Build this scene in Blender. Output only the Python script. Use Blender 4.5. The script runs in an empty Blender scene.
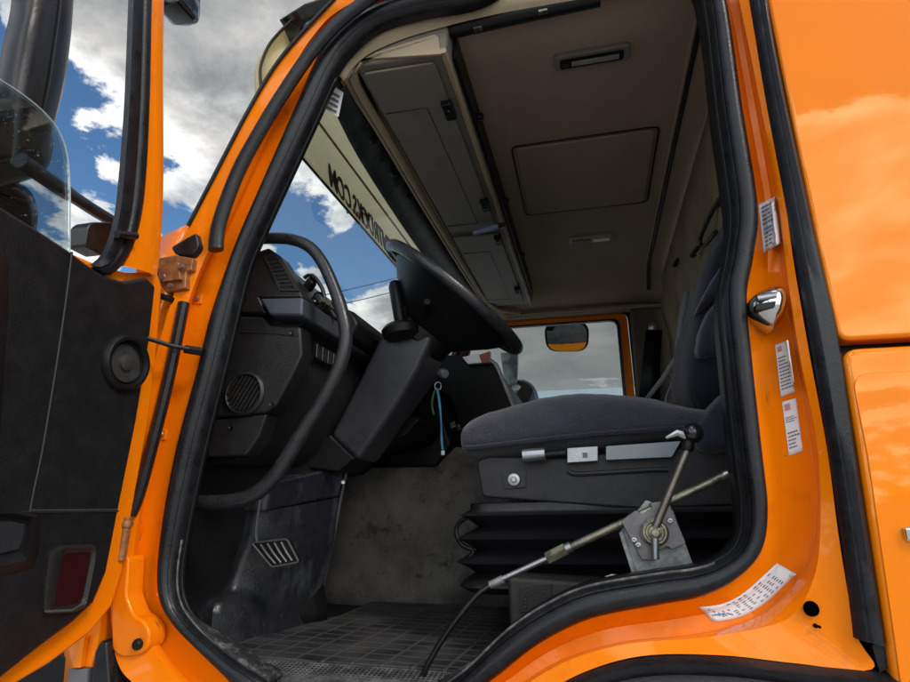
import bpy, bmesh, math, random
from mathutils import Vector, Matrix
random.seed(7)
S = bpy.context.scene
COL = S.collection
R_ = math.radians

# ------------------------------------------------------------------ camera solve
FPX, PITCH, YAW = 570.0, R_(15.6), R_(13.6)
CAM = Vector((0, -1.1, 1.6))
FW = Vector((-math.sin(YAW)*math.cos(PITCH), math.cos(YAW)*math.cos(PITCH), math.sin(PITCH)))
RT = Vector((math.cos(YAW), math.sin(YAW), 0))
UP = RT.cross(FW)
def _ray(x, y): return FW*FPX + RT*(x-455) + UP*(341-y)
def Yp(x, y, Y): d = _ray(x, y); return CAM + d*((Y-CAM.y)/d.y)
def Xp(x, y, X): d = _ray(x, y); return CAM + d*((X-CAM.x)/d.x)
def Zp(x, y, Z): d = _ray(x, y); return CAM + d*((Z-CAM.z)/d.z)
V = lambda *a: Vector(a)

# ------------------------------------------------------------------ materials
def mat(name, col, rough=.5, metal=0, coat=0, coat_rough=.05, coat_ior=1.5, var=0, vscale=6, col2=None, bump=0, bscale=60,
        rvar=0, spec=.5, alpha=None, trans=0, ior=1.45, stretch=None, thr=(.35, .7), sheen=0, emit=None, marks=(), tint=None):
    m = bpy.data.materials.new(name); m.use_nodes = True
    nt = m.node_tree; n = nt.nodes; L = nt.links
    b = n['Principled BSDF']
    b.inputs['Base Color'].default_value = (*col, 1); b.inputs['Roughness'].default_value = rough
    b.inputs['Metallic'].default_value = metal; b.inputs['Coat Weight'].default_value = coat
    b.inputs['Coat Roughness'].default_value = coat_rough; b.inputs['Coat IOR'].default_value = coat_ior
    b.inputs['Specular IOR Level'].default_value = spec; b.inputs['IOR'].default_value = ior
    b.inputs['Transmission Weight'].default_value = trans
    b.inputs['Sheen Weight'].default_value = sheen
    if tint: b.inputs['Specular Tint'].default_value = (*tint, 1)
    tc = n.new('ShaderNodeNewGeometry'); src = tc.outputs['Position']
    if stretch:
        mp = n.new('ShaderNodeMapping'); mp.inputs['Scale'].default_value = stretch
        L.new(src, mp.inputs['Vector']); src = mp.outputs['Vector']
    if var or rvar:
        nz = n.new('ShaderNodeTexNoise'); nz.inputs['Scale'].default_value = vscale; nz.inputs['Detail'].default_value = 7
        nz.inputs['Roughness'].default_value = .65
        L.new(src, nz.inputs['Vector'])
        rp = n.new('ShaderNodeMapRange'); rp.inputs['From Min'].default_value = thr[0]; rp.inputs['From Max'].default_value = thr[1]
        L.new(nz.outputs['Fac'], rp.inputs['Value'])
        if var:
            mx = n.new('ShaderNodeMix'); mx.data_type = 'RGBA'
            c2 = col2 or tuple(c*(1-var) for c in col)
            mx.inputs[6].default_value = (*col, 1); mx.inputs[7].default_value = (*c2, 1)
            sc = n.new('ShaderNodeMath'); sc.operation = 'MULTIPLY'; sc.inputs[1].default_value = 1 if not col2 else var
            L.new(rp.outputs[0], sc.inputs[0]); L.new(sc.outputs[0], mx.inputs[0]); L.new(mx.outputs[2], b.inputs['Base Color'])
        if rvar:
            rr = n.new('ShaderNodeMapRange'); rr.inputs['To Min'].default_value = rough-rvar; rr.inputs['To Max'].default_value = rough+rvar
            L.new(rp.outputs[0], rr.inputs['Value']); L.new(rr.outputs[0], b.inputs['Roughness'])
    if bump:
        nb = n.new('ShaderNodeTexNoise'); nb.inputs['Scale'].default_value = bscale; nb.inputs['Detail'].default_value = 4
        L.new(src, nb.inputs['Vector'])
        bp = n.new('ShaderNodeBump'); bp.inputs['Strength'].default_value = bump; bp.inputs['Distance'].default_value = .004
        L.new(nb.outputs['Fac'], bp.inputs['Height']); L.new(bp.outputs[0], b.inputs['Normal'])
    for (sc_m, t0, t1, c_m, amt, str_m) in marks:          # specks, scuffs, grime and painted sheen with shapes of their own
        mp2 = n.new('ShaderNodeMapping'); mp2.inputs['Scale'].default_value = str_m; L.new(tc.outputs['Position'], mp2.inputs['Vector'])
        n2 = n.new('ShaderNodeTexNoise'); n2.inputs['Scale'].default_value = sc_m; n2.inputs['Detail'].default_value = 5; n2.inputs['Roughness'].default_value = .7
        L.new(mp2.outputs[0], n2.inputs['Vector'])
        r2 = n.new('ShaderNodeMapRange'); r2.inputs['From Min'].default_value = t0; r2.inputs['From Max'].default_value = t1; r2.inputs['To Max'].default_value = amt
        L.new(n2.outputs['Fac'], r2.inputs['Value'])
        m2 = n.new('ShaderNodeMix'); m2.data_type = 'RGBA'; m2.inputs[6].default_value = b.inputs['Base Color'].default_value; m2.inputs[7].default_value = (*c_m, 1)
        if b.inputs['Base Color'].links: L.new(b.inputs['Base Color'].links[0].from_socket, m2.inputs[6])
        L.new(r2.outputs[0], m2.inputs[0]); L.new(m2.outputs[2], b.inputs['Base Color'])
    if alpha is not None: b.inputs['Alpha'].default_value = alpha
    if emit: b.inputs['Emission Color'].default_value = (*emit[0], 1); b.inputs['Emission Strength'].default_value = emit[1]
    return m

M = {}
M['orange'] = mat('orange_paint', (.87, .208, .0015), .035, coat=.35, coat_rough=.02, coat_ior=1.4, spec=.95, tint=(1, .68, .30), var=.1, vscale=2.5, bump=.012, bscale=60, marks=[(260, .70, .75, (.25, .08, .02), .7, (1, 1, 1)), (5, .62, .8, (.66, .17, .01), .5, (1, 1, .35))])
M['jamb'] = mat('orange_jamb_paint', (.82, .192, .002), .16, coat=.3, coat_rough=.05, coat_ior=1.45, spec=.4, tint=(1, .58, .22), var=.55, vscale=8, col2=(.42, .092, .004), thr=(.54, .8), bump=.05, bscale=70, marks=[(110, .67, .72, (.09, .035, .012), .8, (1, 1, 1)), (28, .64, .73, (.15, .055, .018), .65, (1, 1, .25)), (55, .68, .75, (.75, .47, .28), .5, (.3, 1, 1))])
M['void'] = mat('hole_shade_black', (.001, .001, .001), 1, spec=0)  # flat black standing in for the shade inside uncut holes
M['hinge'] = mat('worn_hinge_steel', (.40, .16, .05), .5, metal=.3, var=.8, vscale=45, col2=(.10, .05, .03), bump=.3, bscale=90)
M['rubber'] = mat('black_rubber', (.006, .0063, .0078), .36, spec=.38, var=.6, vscale=30, col2=(.018, .019, .022), rvar=.1, bump=.15, bscale=140, marks=[(50, .66, .74, (.06, .055, .05), .5, (1, 1, .3)), (150, .71, .76, (.10, .095, .09), .6, (1, 1, 1))])
M['trim'] = mat('black_trim_plastic', (.0075, .0075, .0088), .42, spec=.33, var=.6, vscale=26, col2=(.012, .0118, .012), rvar=.1, bump=.3, bscale=330, marks=[(18, .66, .80, (.05, .046, .042), .6, (1, 1, .3)), (140, .70, .76, (.09, .085, .08), .6, (1, 1, 1)), (60, .69, .73, (.07, .065, .06), .5, (1, .12, 1))])
M['dash'] = mat('dark_dashboard_plastic', (.0125, .012, .0122), .36, spec=.38, var=.6, vscale=26, col2=(.019, .017, .0155), rvar=.1, bump=.3, bscale=330, marks=[(16, .62, .80, (.06, .05, .04), .55, (1, 1, .5)), (140, .70, .76, (.10, .09, .08), .5, (1, 1, 1))])
M['blackp'] = mat('deep_black_plastic', (.0045, .0045, .005), .42, spec=.28, bump=.15, bscale=300, var=.5, vscale=20, col2=(.009, .009, .0095))
M['gloss'] = mat('gloss_black_plastic', (.01, .01, .011), .14, coat=.4)
M['handle'] = mat('grey_handle_plastic', (.014, .014, .016), .34, rvar=.1, vscale=40, var=.4, col2=(.036, .036, .038), bump=.15, bscale=250)
M['carpet'] = mat('grey_tunnel_carpet', (.14, .13, .118), .95, var=.8, vscale=6, col2=(.05, .046, .042), marks=[(9, .56, .68, (.014, .013, .012), .85, (1, 1, 1)), (3, .5, .7, (.04, .037, .034), .7, (1, 1, 1)), (150, .6, .75, (.22, .21, .19), .5, (1, 1, 1)), (200, .58, .7, (.04, .037, .033), .6, (1, 1, 1))], bump=1, bscale=150, spec=.1, thr=(.36, .68))
M['toe'] = mat('scuffed_cover_painted_sheen', (.011, .0115, .0145), .32, spec=.45, var=.5, vscale=30, col2=(.02, .021, .025), rvar=.1, bump=.2, bscale=160, marks=[(9, .48, .74, (.085, .093, .115), .75, (1, 1, .35)), (90, .64, .72, (.10, .10, .105), .4, (1, 1, .5))])  # broad bluish marks paint the sheen in; fine grey ones are scuffs
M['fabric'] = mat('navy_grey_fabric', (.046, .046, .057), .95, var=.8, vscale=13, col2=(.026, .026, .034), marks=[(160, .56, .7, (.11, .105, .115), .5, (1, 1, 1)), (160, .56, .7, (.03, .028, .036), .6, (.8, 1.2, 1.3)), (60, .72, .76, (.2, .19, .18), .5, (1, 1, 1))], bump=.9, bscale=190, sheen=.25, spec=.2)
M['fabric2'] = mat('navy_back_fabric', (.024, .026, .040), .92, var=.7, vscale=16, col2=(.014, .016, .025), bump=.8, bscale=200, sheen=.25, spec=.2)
M['bellows'] = mat('seat_bellows_rubber', (.007, .007, .0085), .38, spec=.4, rvar=.1, vscale=10, bump=.1, bscale=90)
M['seatbase'] = mat('seat_base_plastic', (.0135, .013, .0145), .42, spec=.35, var=.6, vscale=20, col2=(.034, .032, .031), bump=.3, bscale=350)
M['headliner'] = mat('brown_headliner', (.32, .252, .175), .85, var=.6, vscale=3, col2=(.25, .195, .132), marks=[(7, .6, .8, (.12, .095, .07), .6, (1, 1, 1)), (120, .66, .74, (.12, .10, .08), .5, (1, 1, 1))], bump=.5, bscale=220, spec=.2)
M['beige'] = mat('beige_trim', (.36, .29, .185), .55, var=.5, vscale=15, col2=(.25, .19, .12), bump=.2, bscale=300)
M['console'] = mat('dark_console_panel', (.18, .162, .132), .5, var=.5, vscale=8, col2=(.13, .118, .098), marks=[(14, .62, .78, (.06, .056, .05), .6, (1, 1, 1))], bump=.2, bscale=350)
M['silver'] = mat('silver_tube', (.32, .34, .35), .35, metal=.85, rvar=.1, vscale=30)
M['galv'] = mat('galvanised_plate', (.40, .43, .43), .5, metal=.6, var=.8, vscale=50, col2=(.14, .13, .11), bump=.2, bscale=120)
M['brass'] = mat('yellow_zinc_rod', (.33, .31, .22), .4, metal=.8, var=.9, vscale=45, col2=(.09, .085, .065), thr=(.4, .65), bump=.2, bscale=200)
M['steel'] = mat('dull_steel', (.42, .42, .43), .35, metal=.9, var=.5, vscale=60, col2=(.2, .19, .18))
M['chrome'] = mat('chrome', (.75, .74, .7), .12, metal=1, var=.5, vscale=25, col2=(.4, .38, .34))
M['sill'] = mat('scuffed_sill_metal', (.03, .03, .032), .45, metal=.3, var=.8, vscale=40, col2=(.26, .255, .24), bump=.5, bscale=150, thr=(.5, .72))
M['ribsteel'] = mat('worn_rib', (.09, .09, .09), .5, metal=.4)
M['paper'] = mat('white_sticker', (.72, .73, .74), .45, var=.3, vscale=20, col2=(.6, .6, .6))
M['ink'] = mat('grey_print', (.13, .13, .15), .6)
M['blueink'] = mat('blue_print', (.10, .22, .5), .6)
M['pinkink'] = mat('pink_print', (.5, .22, .2), .6)
M['visor'] = mat('translucent_visor', (.80, .69, .42), .35, trans=0, var=.25, vscale=4, col2=(.7, .6, .36), coat=.4)
M['visor'] = None
M['letter'] = mat('black_lettering', (.012, .012, .012), .5)
M['glass'] = mat('window_glass', (1, 1, 1), 0.0, trans=1, ior=1.0, spec=.5)
M['lens'] = mat('lamp_lens', (.3, .29, .26), .25, var=.4, vscale=80)
M['redlens'] = mat('dark_red_lens', (.028, .004, .004), .3, coat=.6)
M['shell'] = mat('mirror_shell', (.012, .0115, .0115), .26, var=.5, vscale=12, col2=(.022, .021, .0205), bump=.1, bscale=200)
M['mirror'] = mat('mirror_glass', (.8, .8, .8), .02, metal=1)
M['cord_blue'] = mat('blue_cord', (.015, .13, .20), .6)
M['cord_green'] = mat('green_cord', (.01, .05, .015), .6)
M['strapgrey'] = mat('grey_strap', (.12, .12, .125), .8)
M['asphalt'] = mat('pale_concrete', (.45, .44, .42), .9, var=.5, vscale=3, bump=.4, bscale=40)
M['cladding'] = mat('pale_blue_cladding', (.30, .36, .40), .5, var=.2, vscale=.5)
M['wood'] = mat('pole_wood', (.12, .09, .06), .9)
M['gasket'] = mat('windscreen_frit', (.014, .016, .017), .35, var=.7, vscale=14, col2=(.11, .125, .125), thr=(.45, .75))
M['penblue'] = mat('pale_blue_plastic', (.22, .26, .42), .3)

def glass_mat(name, tint, refl, dirt=0):
    m = bpy.data.materials.new(name); m.use_nodes = True; nt = m.node_tree; n = nt.nodes; L = nt.links
    n.remove(n['Principled BSDF']); out = n['Material Output']
    t = n.new('ShaderNodeBsdfTransparent'); t.inputs[0].default_value = (*tint, 1)
    g = n.new('ShaderNodeBsdfGlossy'); g.inputs['Roughness'].default_value = .01
    lw = n.new('ShaderNodeLayerWeight'); lw.inputs[0].default_value = .35
    mu = n.new('ShaderNodeMath'); mu.operation = 'MULTIPLY_ADD'; mu.inputs[1].default_value = refl; mu.inputs[2].default_value = .02
    L.new(lw.outputs['Fresnel'], mu.inputs[0])
    mx = n.new('ShaderNodeMixShader'); L.new(mu.outputs[0], mx.inputs[0]); L.new(t.outputs[0], mx.inputs[1]); L.new(g.outputs[0], mx.inputs[2])
    last = mx
    if dirt:
        ge = n.new('ShaderNodeNewGeometry')
        nz = n.new('ShaderNodeTexNoise'); nz.inputs['Scale'].default_value = 160; nz.inputs['Detail'].default_value = 3
        big = n.new('ShaderNodeTexNoise'); big.inputs['Scale'].default_value = 9
        L.new(ge.outputs['Position'], nz.inputs['Vector']); L.new(ge.outputs['Position'], big.inputs['Vector'])
        r1 = n.new('ShaderNodeMapRange'); r1.inputs['From Min'].default_value = .66; r1.inputs['From Max'].default_value = .74
        L.new(nz.outputs['Fac'], r1.inputs['Value'])
        r2 = n.new('ShaderNodeMapRange'); r2.inputs['From Min'].default_value = .4; r2.inputs['From Max'].default_value = .65
        L.new(big.outputs['Fac'], r2.inputs['Value'])
        mm = n.new('ShaderNodeMath'); mm.operation = 'MULTIPLY'; L.new(r1.outputs[0], mm.inputs[0]); L.new(r2.outputs[0], mm.inputs[1])
        m3 = n.new('ShaderNodeMath'); m3.operation = 'MULTIPLY'; m3.inputs[1].default_value = dirt; L.new(mm.outputs[0], m3.inputs[0])
        d = n.new('ShaderNodeBsdfDiffuse'); d.inputs[0].default_value = (.6, .6, .6, 1)
        m4 = n.new('ShaderNodeMixShader'); L.new(m3.outputs[0], m4.inputs[0]); L.new(mx.outputs[0], m4.inputs[1]); L.new(d.outputs[0], m4.inputs[2]); last = m4
    L.new(last.outputs[0], out.inputs[0]); return m
M['glass'] = glass_mat('clear_glass', (.90, .94, .93), .12)
M['dirtyglass'] = glass_mat('dirty_door_glass', (.82, .87, .88), .5, .75)

def visor_mat():
    m = mat('translucent_visor', (.80, .74, .57), .35, var=.25, vscale=4, col2=(.7, .64, .48), coat=.2); nt = m.node_tree; n = nt.nodes; L = nt.links
    t = n.new('ShaderNodeBsdfTranslucent'); t.inputs[0].default_value = (1, .95, .74, 1)
    mx = n.new('ShaderNodeMixShader'); mx.inputs[0].default_value = .65
    L.new(n['Principled BSDF'].outputs[0], mx.inputs[1]); L.new(t.outputs[0], mx.inputs[2]); L.new(mx.outputs[0], n['Material Output'].inputs[0])
    return m
M['visor'] = visor_mat()
def mat_material():                                   # rubber mat with moulded rectangles
    m = mat('ribbed_rubber_mat', (.016, .016, .018), .5); nt = m.node_tree; n = nt.nodes; L = nt.links; b = n['Principled BSDF']
    ge = n.new('ShaderNodeNewGeometry')
    br = n.new('ShaderNodeTexBrick'); br.inputs['Scale'].default_value = 1; br.inputs['Mortar Size'].default_value = .006
    br.inputs['Brick Width'].default_value = .07; br.inputs['Row Height'].default_value = .05; br.inputs['Mortar Smooth'].default_value = .3
    br.offset = 0.0
    br.inputs['Color1'].default_value = (0, 0, 0, 1); br.inputs['Color2'].default_value = (0, 0, 0, 1); br.inputs['Mortar'].default_value = (1, 1, 1, 1)
    mp = n.new('ShaderNodeMapping'); mp.inputs['Rotation'].default_value = (0, 0, R_(4)); L.new(ge.outputs['Position'], mp.inputs['Vector']); L.new(mp.outputs[0], br.inputs['Vector'])
    nz = n.new('ShaderNodeTexNoise'); nz.inputs['Scale'].default_value = 8; nz.inputs['Detail'].default_value = 8; L.new(ge.outputs['Position'], nz.inputs['Vector'])
    r = n.new('ShaderNodeMapRange'); r.inputs['From Min'].default_value = .38; r.inputs['From Max'].default_value = .7; L.new(nz.outputs['Fac'], r.inputs['Value'])
    mx = n.new('ShaderNodeMix'); mx.data_type = 'RGBA'; mx.inputs[6].default_value = (.014, .014, .015, 1); mx.inputs[7].default_value = (.06, .058, .056, 1)
    L.new(r.outputs[0], mx.inputs[0])
    m2 = n.new('ShaderNodeMix'); m2.data_type = 'RGBA'; m2.inputs[7].default_value = (.07, .068, .066, 1)
    sc = n.new('ShaderNodeMath'); sc.operation = 'MULTIPLY'; sc.inputs[1].default_value = .75
    L.new(br.outputs['Color'], sc.inputs[0]); L.new(sc.outputs[0], m2.inputs[0]); L.new(mx.outputs[2], m2.inputs[6]); L.new(m2.outputs[2], b.inputs['Base Color'])
    bp = n.new('ShaderNodeBump'); bp.inputs['Strength'].default_value = .8; bp.inputs['Distance'].default_value = .006
    L.new(br.outputs['Color'], bp.inputs['Height']); L.new(bp.outputs[0], b.inputs['Normal'])
    return m
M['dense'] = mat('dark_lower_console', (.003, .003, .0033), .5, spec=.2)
M['mat'] = mat_material()

# ------------------------------------------------------------------ mesh helpers
def cr(pts, n, closed=False):
    """n points evenly along a Catmull-Rom curve through pts"""
    P = [Vector(p) for p in pts]; k = len(P); out = []
    segs = k if closed else k-1
    fine = []
    for i in range(segs):
        if closed: a, b, c, d = P[(i-1) % k], P[i], P[(i+1) % k], P[(i+2) % k]
        else: a, b, c, d = P[max(i-1, 0)], P[i], P[i+1], P[min(i+2, k-1)]
        for j in range(12):
            t = j/12
            fine.append(.5*((2*b)+(c-a)*t+(2*a-5*b+4*c-d)*t*t+(3*b-a-3*c+d)*t**3))
    fine.append(P[0].copy() if closed else P[-1].copy())
    L = [0]
    for i in range(1, len(fine)): L.append(L[-1]+(fine[i]-fine[i-1]).length)
    j = 0
    m = n if closed else n-1
    for i in range(n):
        s = L[-1]*i/m
        while j < len(L)-2 and L[j+1] < s: j += 1
        d = L[j+1]-L[j]; t = 0 if d < 1e-9 else (s-L[j])/d
        out.append(fine[j].lerp(fine[j+1], t))
    return out

def crs(pts, sub=6, closed=False):
    """Catmull-Rom with a fixed number of samples per station (keeps correspondence)"""
    P = [Vector(p) for p in pts]; k = len(P); out = []
    for i in range(k if closed else k-1):
        if closed: a, b, c, d = P[(i-1) % k], P[i], P[(i+1) % k], P[(i+2) % k]
        else: a, b, c, d = P[max(i-1, 0)], P[i], P[i+1], P[min(i+2, k-1)]
        for j in range(sub):
            t = j/sub
            out.append(.5*((2*b)+(c-a)*t+(2*a-5*b+4*c-d)*t*t+(3*b-a-3*c+d)*t**3))
    if not closed: out.append(P[-1].copy())
    return out

class MB:
    def __init__(s): s.v = []; s.f = []
    def add(s, vs, fs):
        o = len(s.v); s.v += [Vector(v) for v in vs]; s.f += [tuple(i+o for i in f) for f in fs]; return s
    def loft(s, rows, closed=False, ring=False, cap=False):
        n = len(rows[0]); m = len(rows); vs = [p for r in rows for p in r]; fs = []
        for i in range(m if ring else m-1):
            a, b = i*n, ((i+1) % m)*n
            for j in range(n if closed else n-1):
                k = (j+1) % n
                fs.append((a+j, a+k, b+k, b+j))
        if cap: fs += [tuple(range(n-1, -1, -1)), tuple(range((m-1)*n, m*n))]
        return s.add(vs, fs)
    def prism(s, poly, vec):
        n = len(poly); vec = Vector(vec); a = [Vector(p) for p in poly]; b = [p+vec for p in a]
        fs = [tuple(range(n-1, -1, -1)), tuple(range(n, 2*n))]+[(i, (i+1) % n, (i+1) % n+n, i+n) for i in range(n)]
        return s.add(a+b, fs)
    def box(s, c, size, rot=None):
        c = Vector(c); h = Vector(size)/2; vs = []
        for x in (-1, 1):
            for y in (-1, 1):
                for z in (-1, 1):
                    p = Vector((x*h.x, y*h.y, z*h.z))
                    if rot: p = rot @ p
                    vs.append(c+p)
        return s.add(vs, [(0, 1, 3, 2), (4, 6, 7, 5), (0, 4, 5, 1), (2, 3, 7, 6), (0, 2, 6, 4), (1, 5, 7, 3)])
    def tube(s, path, r, seg=12, closed=False, cap=True, flat=1.0, side=None):
        P = [Vector(p) for p in path]; n = len(P)
        rr = r if isinstance(r, (list, tuple)) else [r]*n
        prev = None; rows = []
        for i in range(n):
            a = P[(i-1) % n] if (closed or i) else P[0]; b = P[(i+1) % n] if (closed or i < n-1) else P[-1]
            t = (b-a).normalized()
            if side is not None: u = Vector(side)-t*Vector(side).dot(t)
            elif prev is None: u = t.orthogonal()
            else: u = prev-t*prev.dot(t)
            u.normalize(); prev = u; w = t.cross(u)
            rows.append([P[i]+u*math.cos(6.28318*k/seg)*rr[i]*flat+w*math.sin(6.28318*k/seg)*rr[i] for k in range(seg)])
        return s.loft(rows, True, closed, cap and not closed)
    def lathe(s, c, axis, prof, seg=24, cap=True):
        c = Vector(c); ax = Vector(axis).normalized(); u = ax.orthogonal().normalized(); w = ax.cross(u)
        rows = [[c+ax*h+(u*math.cos(6.28318*k/seg)+w*math.sin(6.28318*k/seg))*max(r, 1e-4) for k in range(seg)] for r, h in prof]
        return s.loft(rows, True, False, cap)
    def sphere(s, c, r, seg=16, sc=(1, 1, 1)):
        rows = []
        for i in range(seg//2+1):
            a = math.pi*i/(seg//2)
            rows.append([Vector(c)+Vector((math.sin(a)*math.cos(6.28318*k/seg)*r*sc[0]+1e-5*math.cos(k), math.sin(a)*math.sin(6.28318*k/seg)*r*sc[1], math.cos(a)*r*sc[2])) for k in range(seg)])
        return s.loft(rows, True, False, True)

W = {}
def P(name, mb, m, parent=None, bevel=0, seg=2, sharp=38, solid=0, smooth=True, **props):
    """one mesh object; vertices are world coordinates, origin moved to the mesh's middle"""
    vs = mb.v
    lo = Vector([min(v[i] for v in vs) for i in range(3)]); hi = Vector([max(v[i] for v in vs) for i in range(3)])
    c = (lo+hi)/2
    me = bpy.data.meshes.new(name); me.from_pydata([v-c for v in vs], [], mb.f); me.update()
    bm = bmesh.new(); bm.from_mesh(me); bmesh.ops.recalc_face_normals(bm, faces=bm.faces); bm.to_mesh(me); bm.free()
    me.materials.append(M[m] if isinstance(m, str) else m)
    if smooth:
        me.polygons.foreach_set('use_smooth', [True]*len(me.polygons))
        me.set_sharp_from_angle(angle=R_(sharp))
    o = bpy.data.objects.new(name, me); COL.objects.link(o)
    W[o.name] = c
    if parent: o.parent = parent; o.location = c-W[parent.name]
    else: o.location = c
    if solid:
        md = o.modifiers.new('thick', 'SOLIDIFY'); md.thickness = solid; md.offset = 0
    if bevel:
        md = o.modifiers.new('bevel', 'BEVEL'); md.width = bevel; md.segments = seg; md.limit_method = 'ANGLE'; md.angle_limit = R_(40); md.harden_normals = True
    for k, v in props.items(): o[{'cat': 'category'}.get(k, k)] = v
    return o

def E(name, loc, **props):
    o = bpy.data.objects.new(name, None); COL.objects.link(o); o.location = loc; o.empty_display_size = .1; W[o.name] = Vector(loc)
    for k, v in props.items(): o[{'cat': 'category'}.get(k, k)] = v
    return o

def text_mb(txt, size, origin, xdir, ydir, depth, bold=0.0, squeeze=1.0):
    cu = bpy.data.curves.new('lettering', 'FONT'); cu.body = txt; cu.size = size; cu.extrude = depth; cu.offset = bold; cu.resolution_u = 3
    o = bpy.data.objects.new('lettering_tmp', cu); COL.objects.link(o)
    bpy.context.view_layer.update()
    me = bpy.data.meshes.new_from_object(o.evaluated_get(bpy.context.evaluated_depsgraph_get()))
    xd, yd = Vector(xdir).normalized(), Vector(ydir).normalized(); zd = xd.cross(yd)
    mb = MB(); mb.add([Vector(origin)+xd*v.co.x*squeeze+yd*v.co.y+zd*v.co.z for v in me.vertices], [tuple(p.vertices) for p in me.polygons])
    bpy.data.objects.remove(o); bpy.data.curves.remove(cu); bpy.data.meshes.remove(me)
    return mb

def px(pts, Y): return [Yp(x, y, Y) for x, y in pts]

# ------------------------------------------------------------------ world, sun, camera
SUN = Vector((.62, -.45, .72)).normalized()
def world():
    w = bpy.data.worlds.new('World'); S.world = w; w.use_nodes = True
    nt = w.node_tree; n = nt.nodes; L = nt.links
    bg = n['Background']; out = n['World Output']
    sky = n.new('ShaderNodeTexSky'); sky.sky_type = 'NISHITA'; sky.sun_disc = False
    sky.sun_elevation = math.asin(SUN.z); sky.sun_rotation = math.atan2(SUN.x, SUN.y)
    hs = n.new('ShaderNodeHueSaturation'); hs.inputs['Saturation'].default_value = 1.25; L.new(sky.outputs[0], hs.inputs['Color'])
    L.new(hs.outputs[0], bg.inputs[0]); bg.inputs[1].default_value = .115
    tc = n.new('ShaderNodeTexCoord')
    sx = n.new('ShaderNodeSeparateXYZ'); L.new(tc.outputs['Generated'], sx.inputs[0])
    def mth(op, a, b=None, c=None):
        q = n.new('ShaderNodeMath'); q.operation = op
        for i, v in enumerate((a, b, c)):
            if v is None: continue
            if hasattr(v, 'links'): L.new(v, q.inputs[i])
            else: q.inputs[i].default_value = v
        return q.outputs[0]
    def rng(v, a, b, c=0, d=1, smooth=True):
        q = n.new('ShaderNodeMapRange'); q.interpolation_type = 'SMOOTHSTEP' if smooth else 'LINEAR'
        for i, x in zip((1, 2, 3, 4), (a, b, c, d)): q.inputs[i].default_value = x
        L.new(v, q.inputs[0]); return q.outputs[0]
    z = mth('MAXIMUM', sx.outputs[2], .0)
    dz = mth('ADD', z, .22)
    cx = n.new('ShaderNodeCombineXYZ'); L.new(mth('DIVIDE', sx.outputs[0], dz), cx.inputs[0]); L.new(mth('DIVIDE', sx.outputs[1], dz), cx.inputs[1])
    def noise(scale, detail, rough, off):
        mp = n.new('ShaderNodeMapping'); mp.inputs['Location'].default_value = off; L.new(cx.outputs[0], mp.inputs['Vector'])
        q = n.new('ShaderNodeTexNoise'); q.inputs['Scale'].default_value = scale; q.inputs['Detail'].default_value = detail; q.inputs['Roughness'].default_value = rough
        q.inputs['Distortion'].default_value = .25
        L.new(mp.outputs[0], q.inputs['Vector']); return q.outputs['Fac']
    def blob(d, a0, a1):                      # cloud bank around a direction of the sky
        dp = n.new('ShaderNodeVectorMath'); dp.operation = 'DOT_PRODUCT'; L.new(tc.outputs['Generated'], dp.inputs[0]); dp.inputs[1].default_value = Vector(d).normalized()
        return rng(dp.outputs['Value'], math.cos(R_(a1)), math.cos(R_(a0)))
    base = noise(2.9, 12, .6, (3.1, 1.7, 0))
    fine = noise(9, 8, .6, (0.4, 5.2, 0))
    d = mth('ADD', base, mth('MULTIPLY', mth('SUBTRACT', fine, .5), .22))
    for dirv, a0, a1, amt in BANKS:
        d = mth('ADD', d, mth('MULTIPLY', blob(dirv, a0, a1), amt))
    cover = rng(d, .505, .565)
    thick = rng(d, .52, .85)
    shade = noise(3.2, 9, .62, (7.4, 2.2, 0))
    shade = mth('ADD', mth('MULTIPLY', mth('SUBTRACT', shade, .5), rng(sx.outputs[2], .12, .42)), .5)
    # bright edges, greyer thick middles
    lum = mth('MULTIPLY', rng(thick, 0, 1, .95, .46), rng(shade, .32, .68, .5, 1.35))
    dark = mth('MAXIMUM', blob(DARK[0], DARK[1], DARK[2]), 0)
    lum = mth('MULTIPLY', lum, rng(dark, 0, 1, 1, DARK[3]))
    front = blob((.25, -1, .5), 35, 85)      # clouds behind the camera, brightened as added soft fill light
    lum = mth('MULTIPLY', lum, rng(front, 0, 1, 1, CLOUD_FILL))
    cc = n.new('ShaderNodeMix'); cc.data_type = 'RGBA'; cc.inputs[6].default_value = (.88, .94, 1.0, 1); cc.inputs[7].default_value = (1, .985, .96, 1)
    L.new(rng(shade, .35, .6), cc.inputs[0])
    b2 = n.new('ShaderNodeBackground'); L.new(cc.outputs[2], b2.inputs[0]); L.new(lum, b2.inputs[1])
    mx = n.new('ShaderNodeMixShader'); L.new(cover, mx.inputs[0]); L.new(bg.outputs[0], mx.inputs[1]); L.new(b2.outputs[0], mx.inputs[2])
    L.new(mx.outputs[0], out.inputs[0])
def dirpx(x, y): return _ray(x, y).normalized()
CLOUD_FILL = 4.0
BANKS = [((.5, -1, 1.35), 10, 22, -.6), ((.4, -1, .42), 4, 18, .2), (dirpx(235, 60), 7, 17, .30), (dirpx(95, 140), 2, 8, -.14), (dirpx(110, 215), 1, 6, .16), (dirpx(560, 370), 8, 22, .55), (dirpx(335, 215), 1, 4, .08), (dirpx(290, 190), 1, 6, -.24), (dirpx(375, 265), 1, 5, -.12), (dirpx(180, 190), 1, 6, -.16)]
DARK = (dirpx(560, 350), 9, 22, .58)
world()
sun = bpy.data.lights.new('sun', 'SUN'); sun.energy = 1.5; sun.angle = R_(12); sun.color = (1, .95, .87)
so = bpy.data.objects.new('sun', sun); COL.objects.link(so); so.rotation_euler = SUN.to_track_quat('Z', 'Y').to_euler(); so.location = (3, -3, 8)
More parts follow.
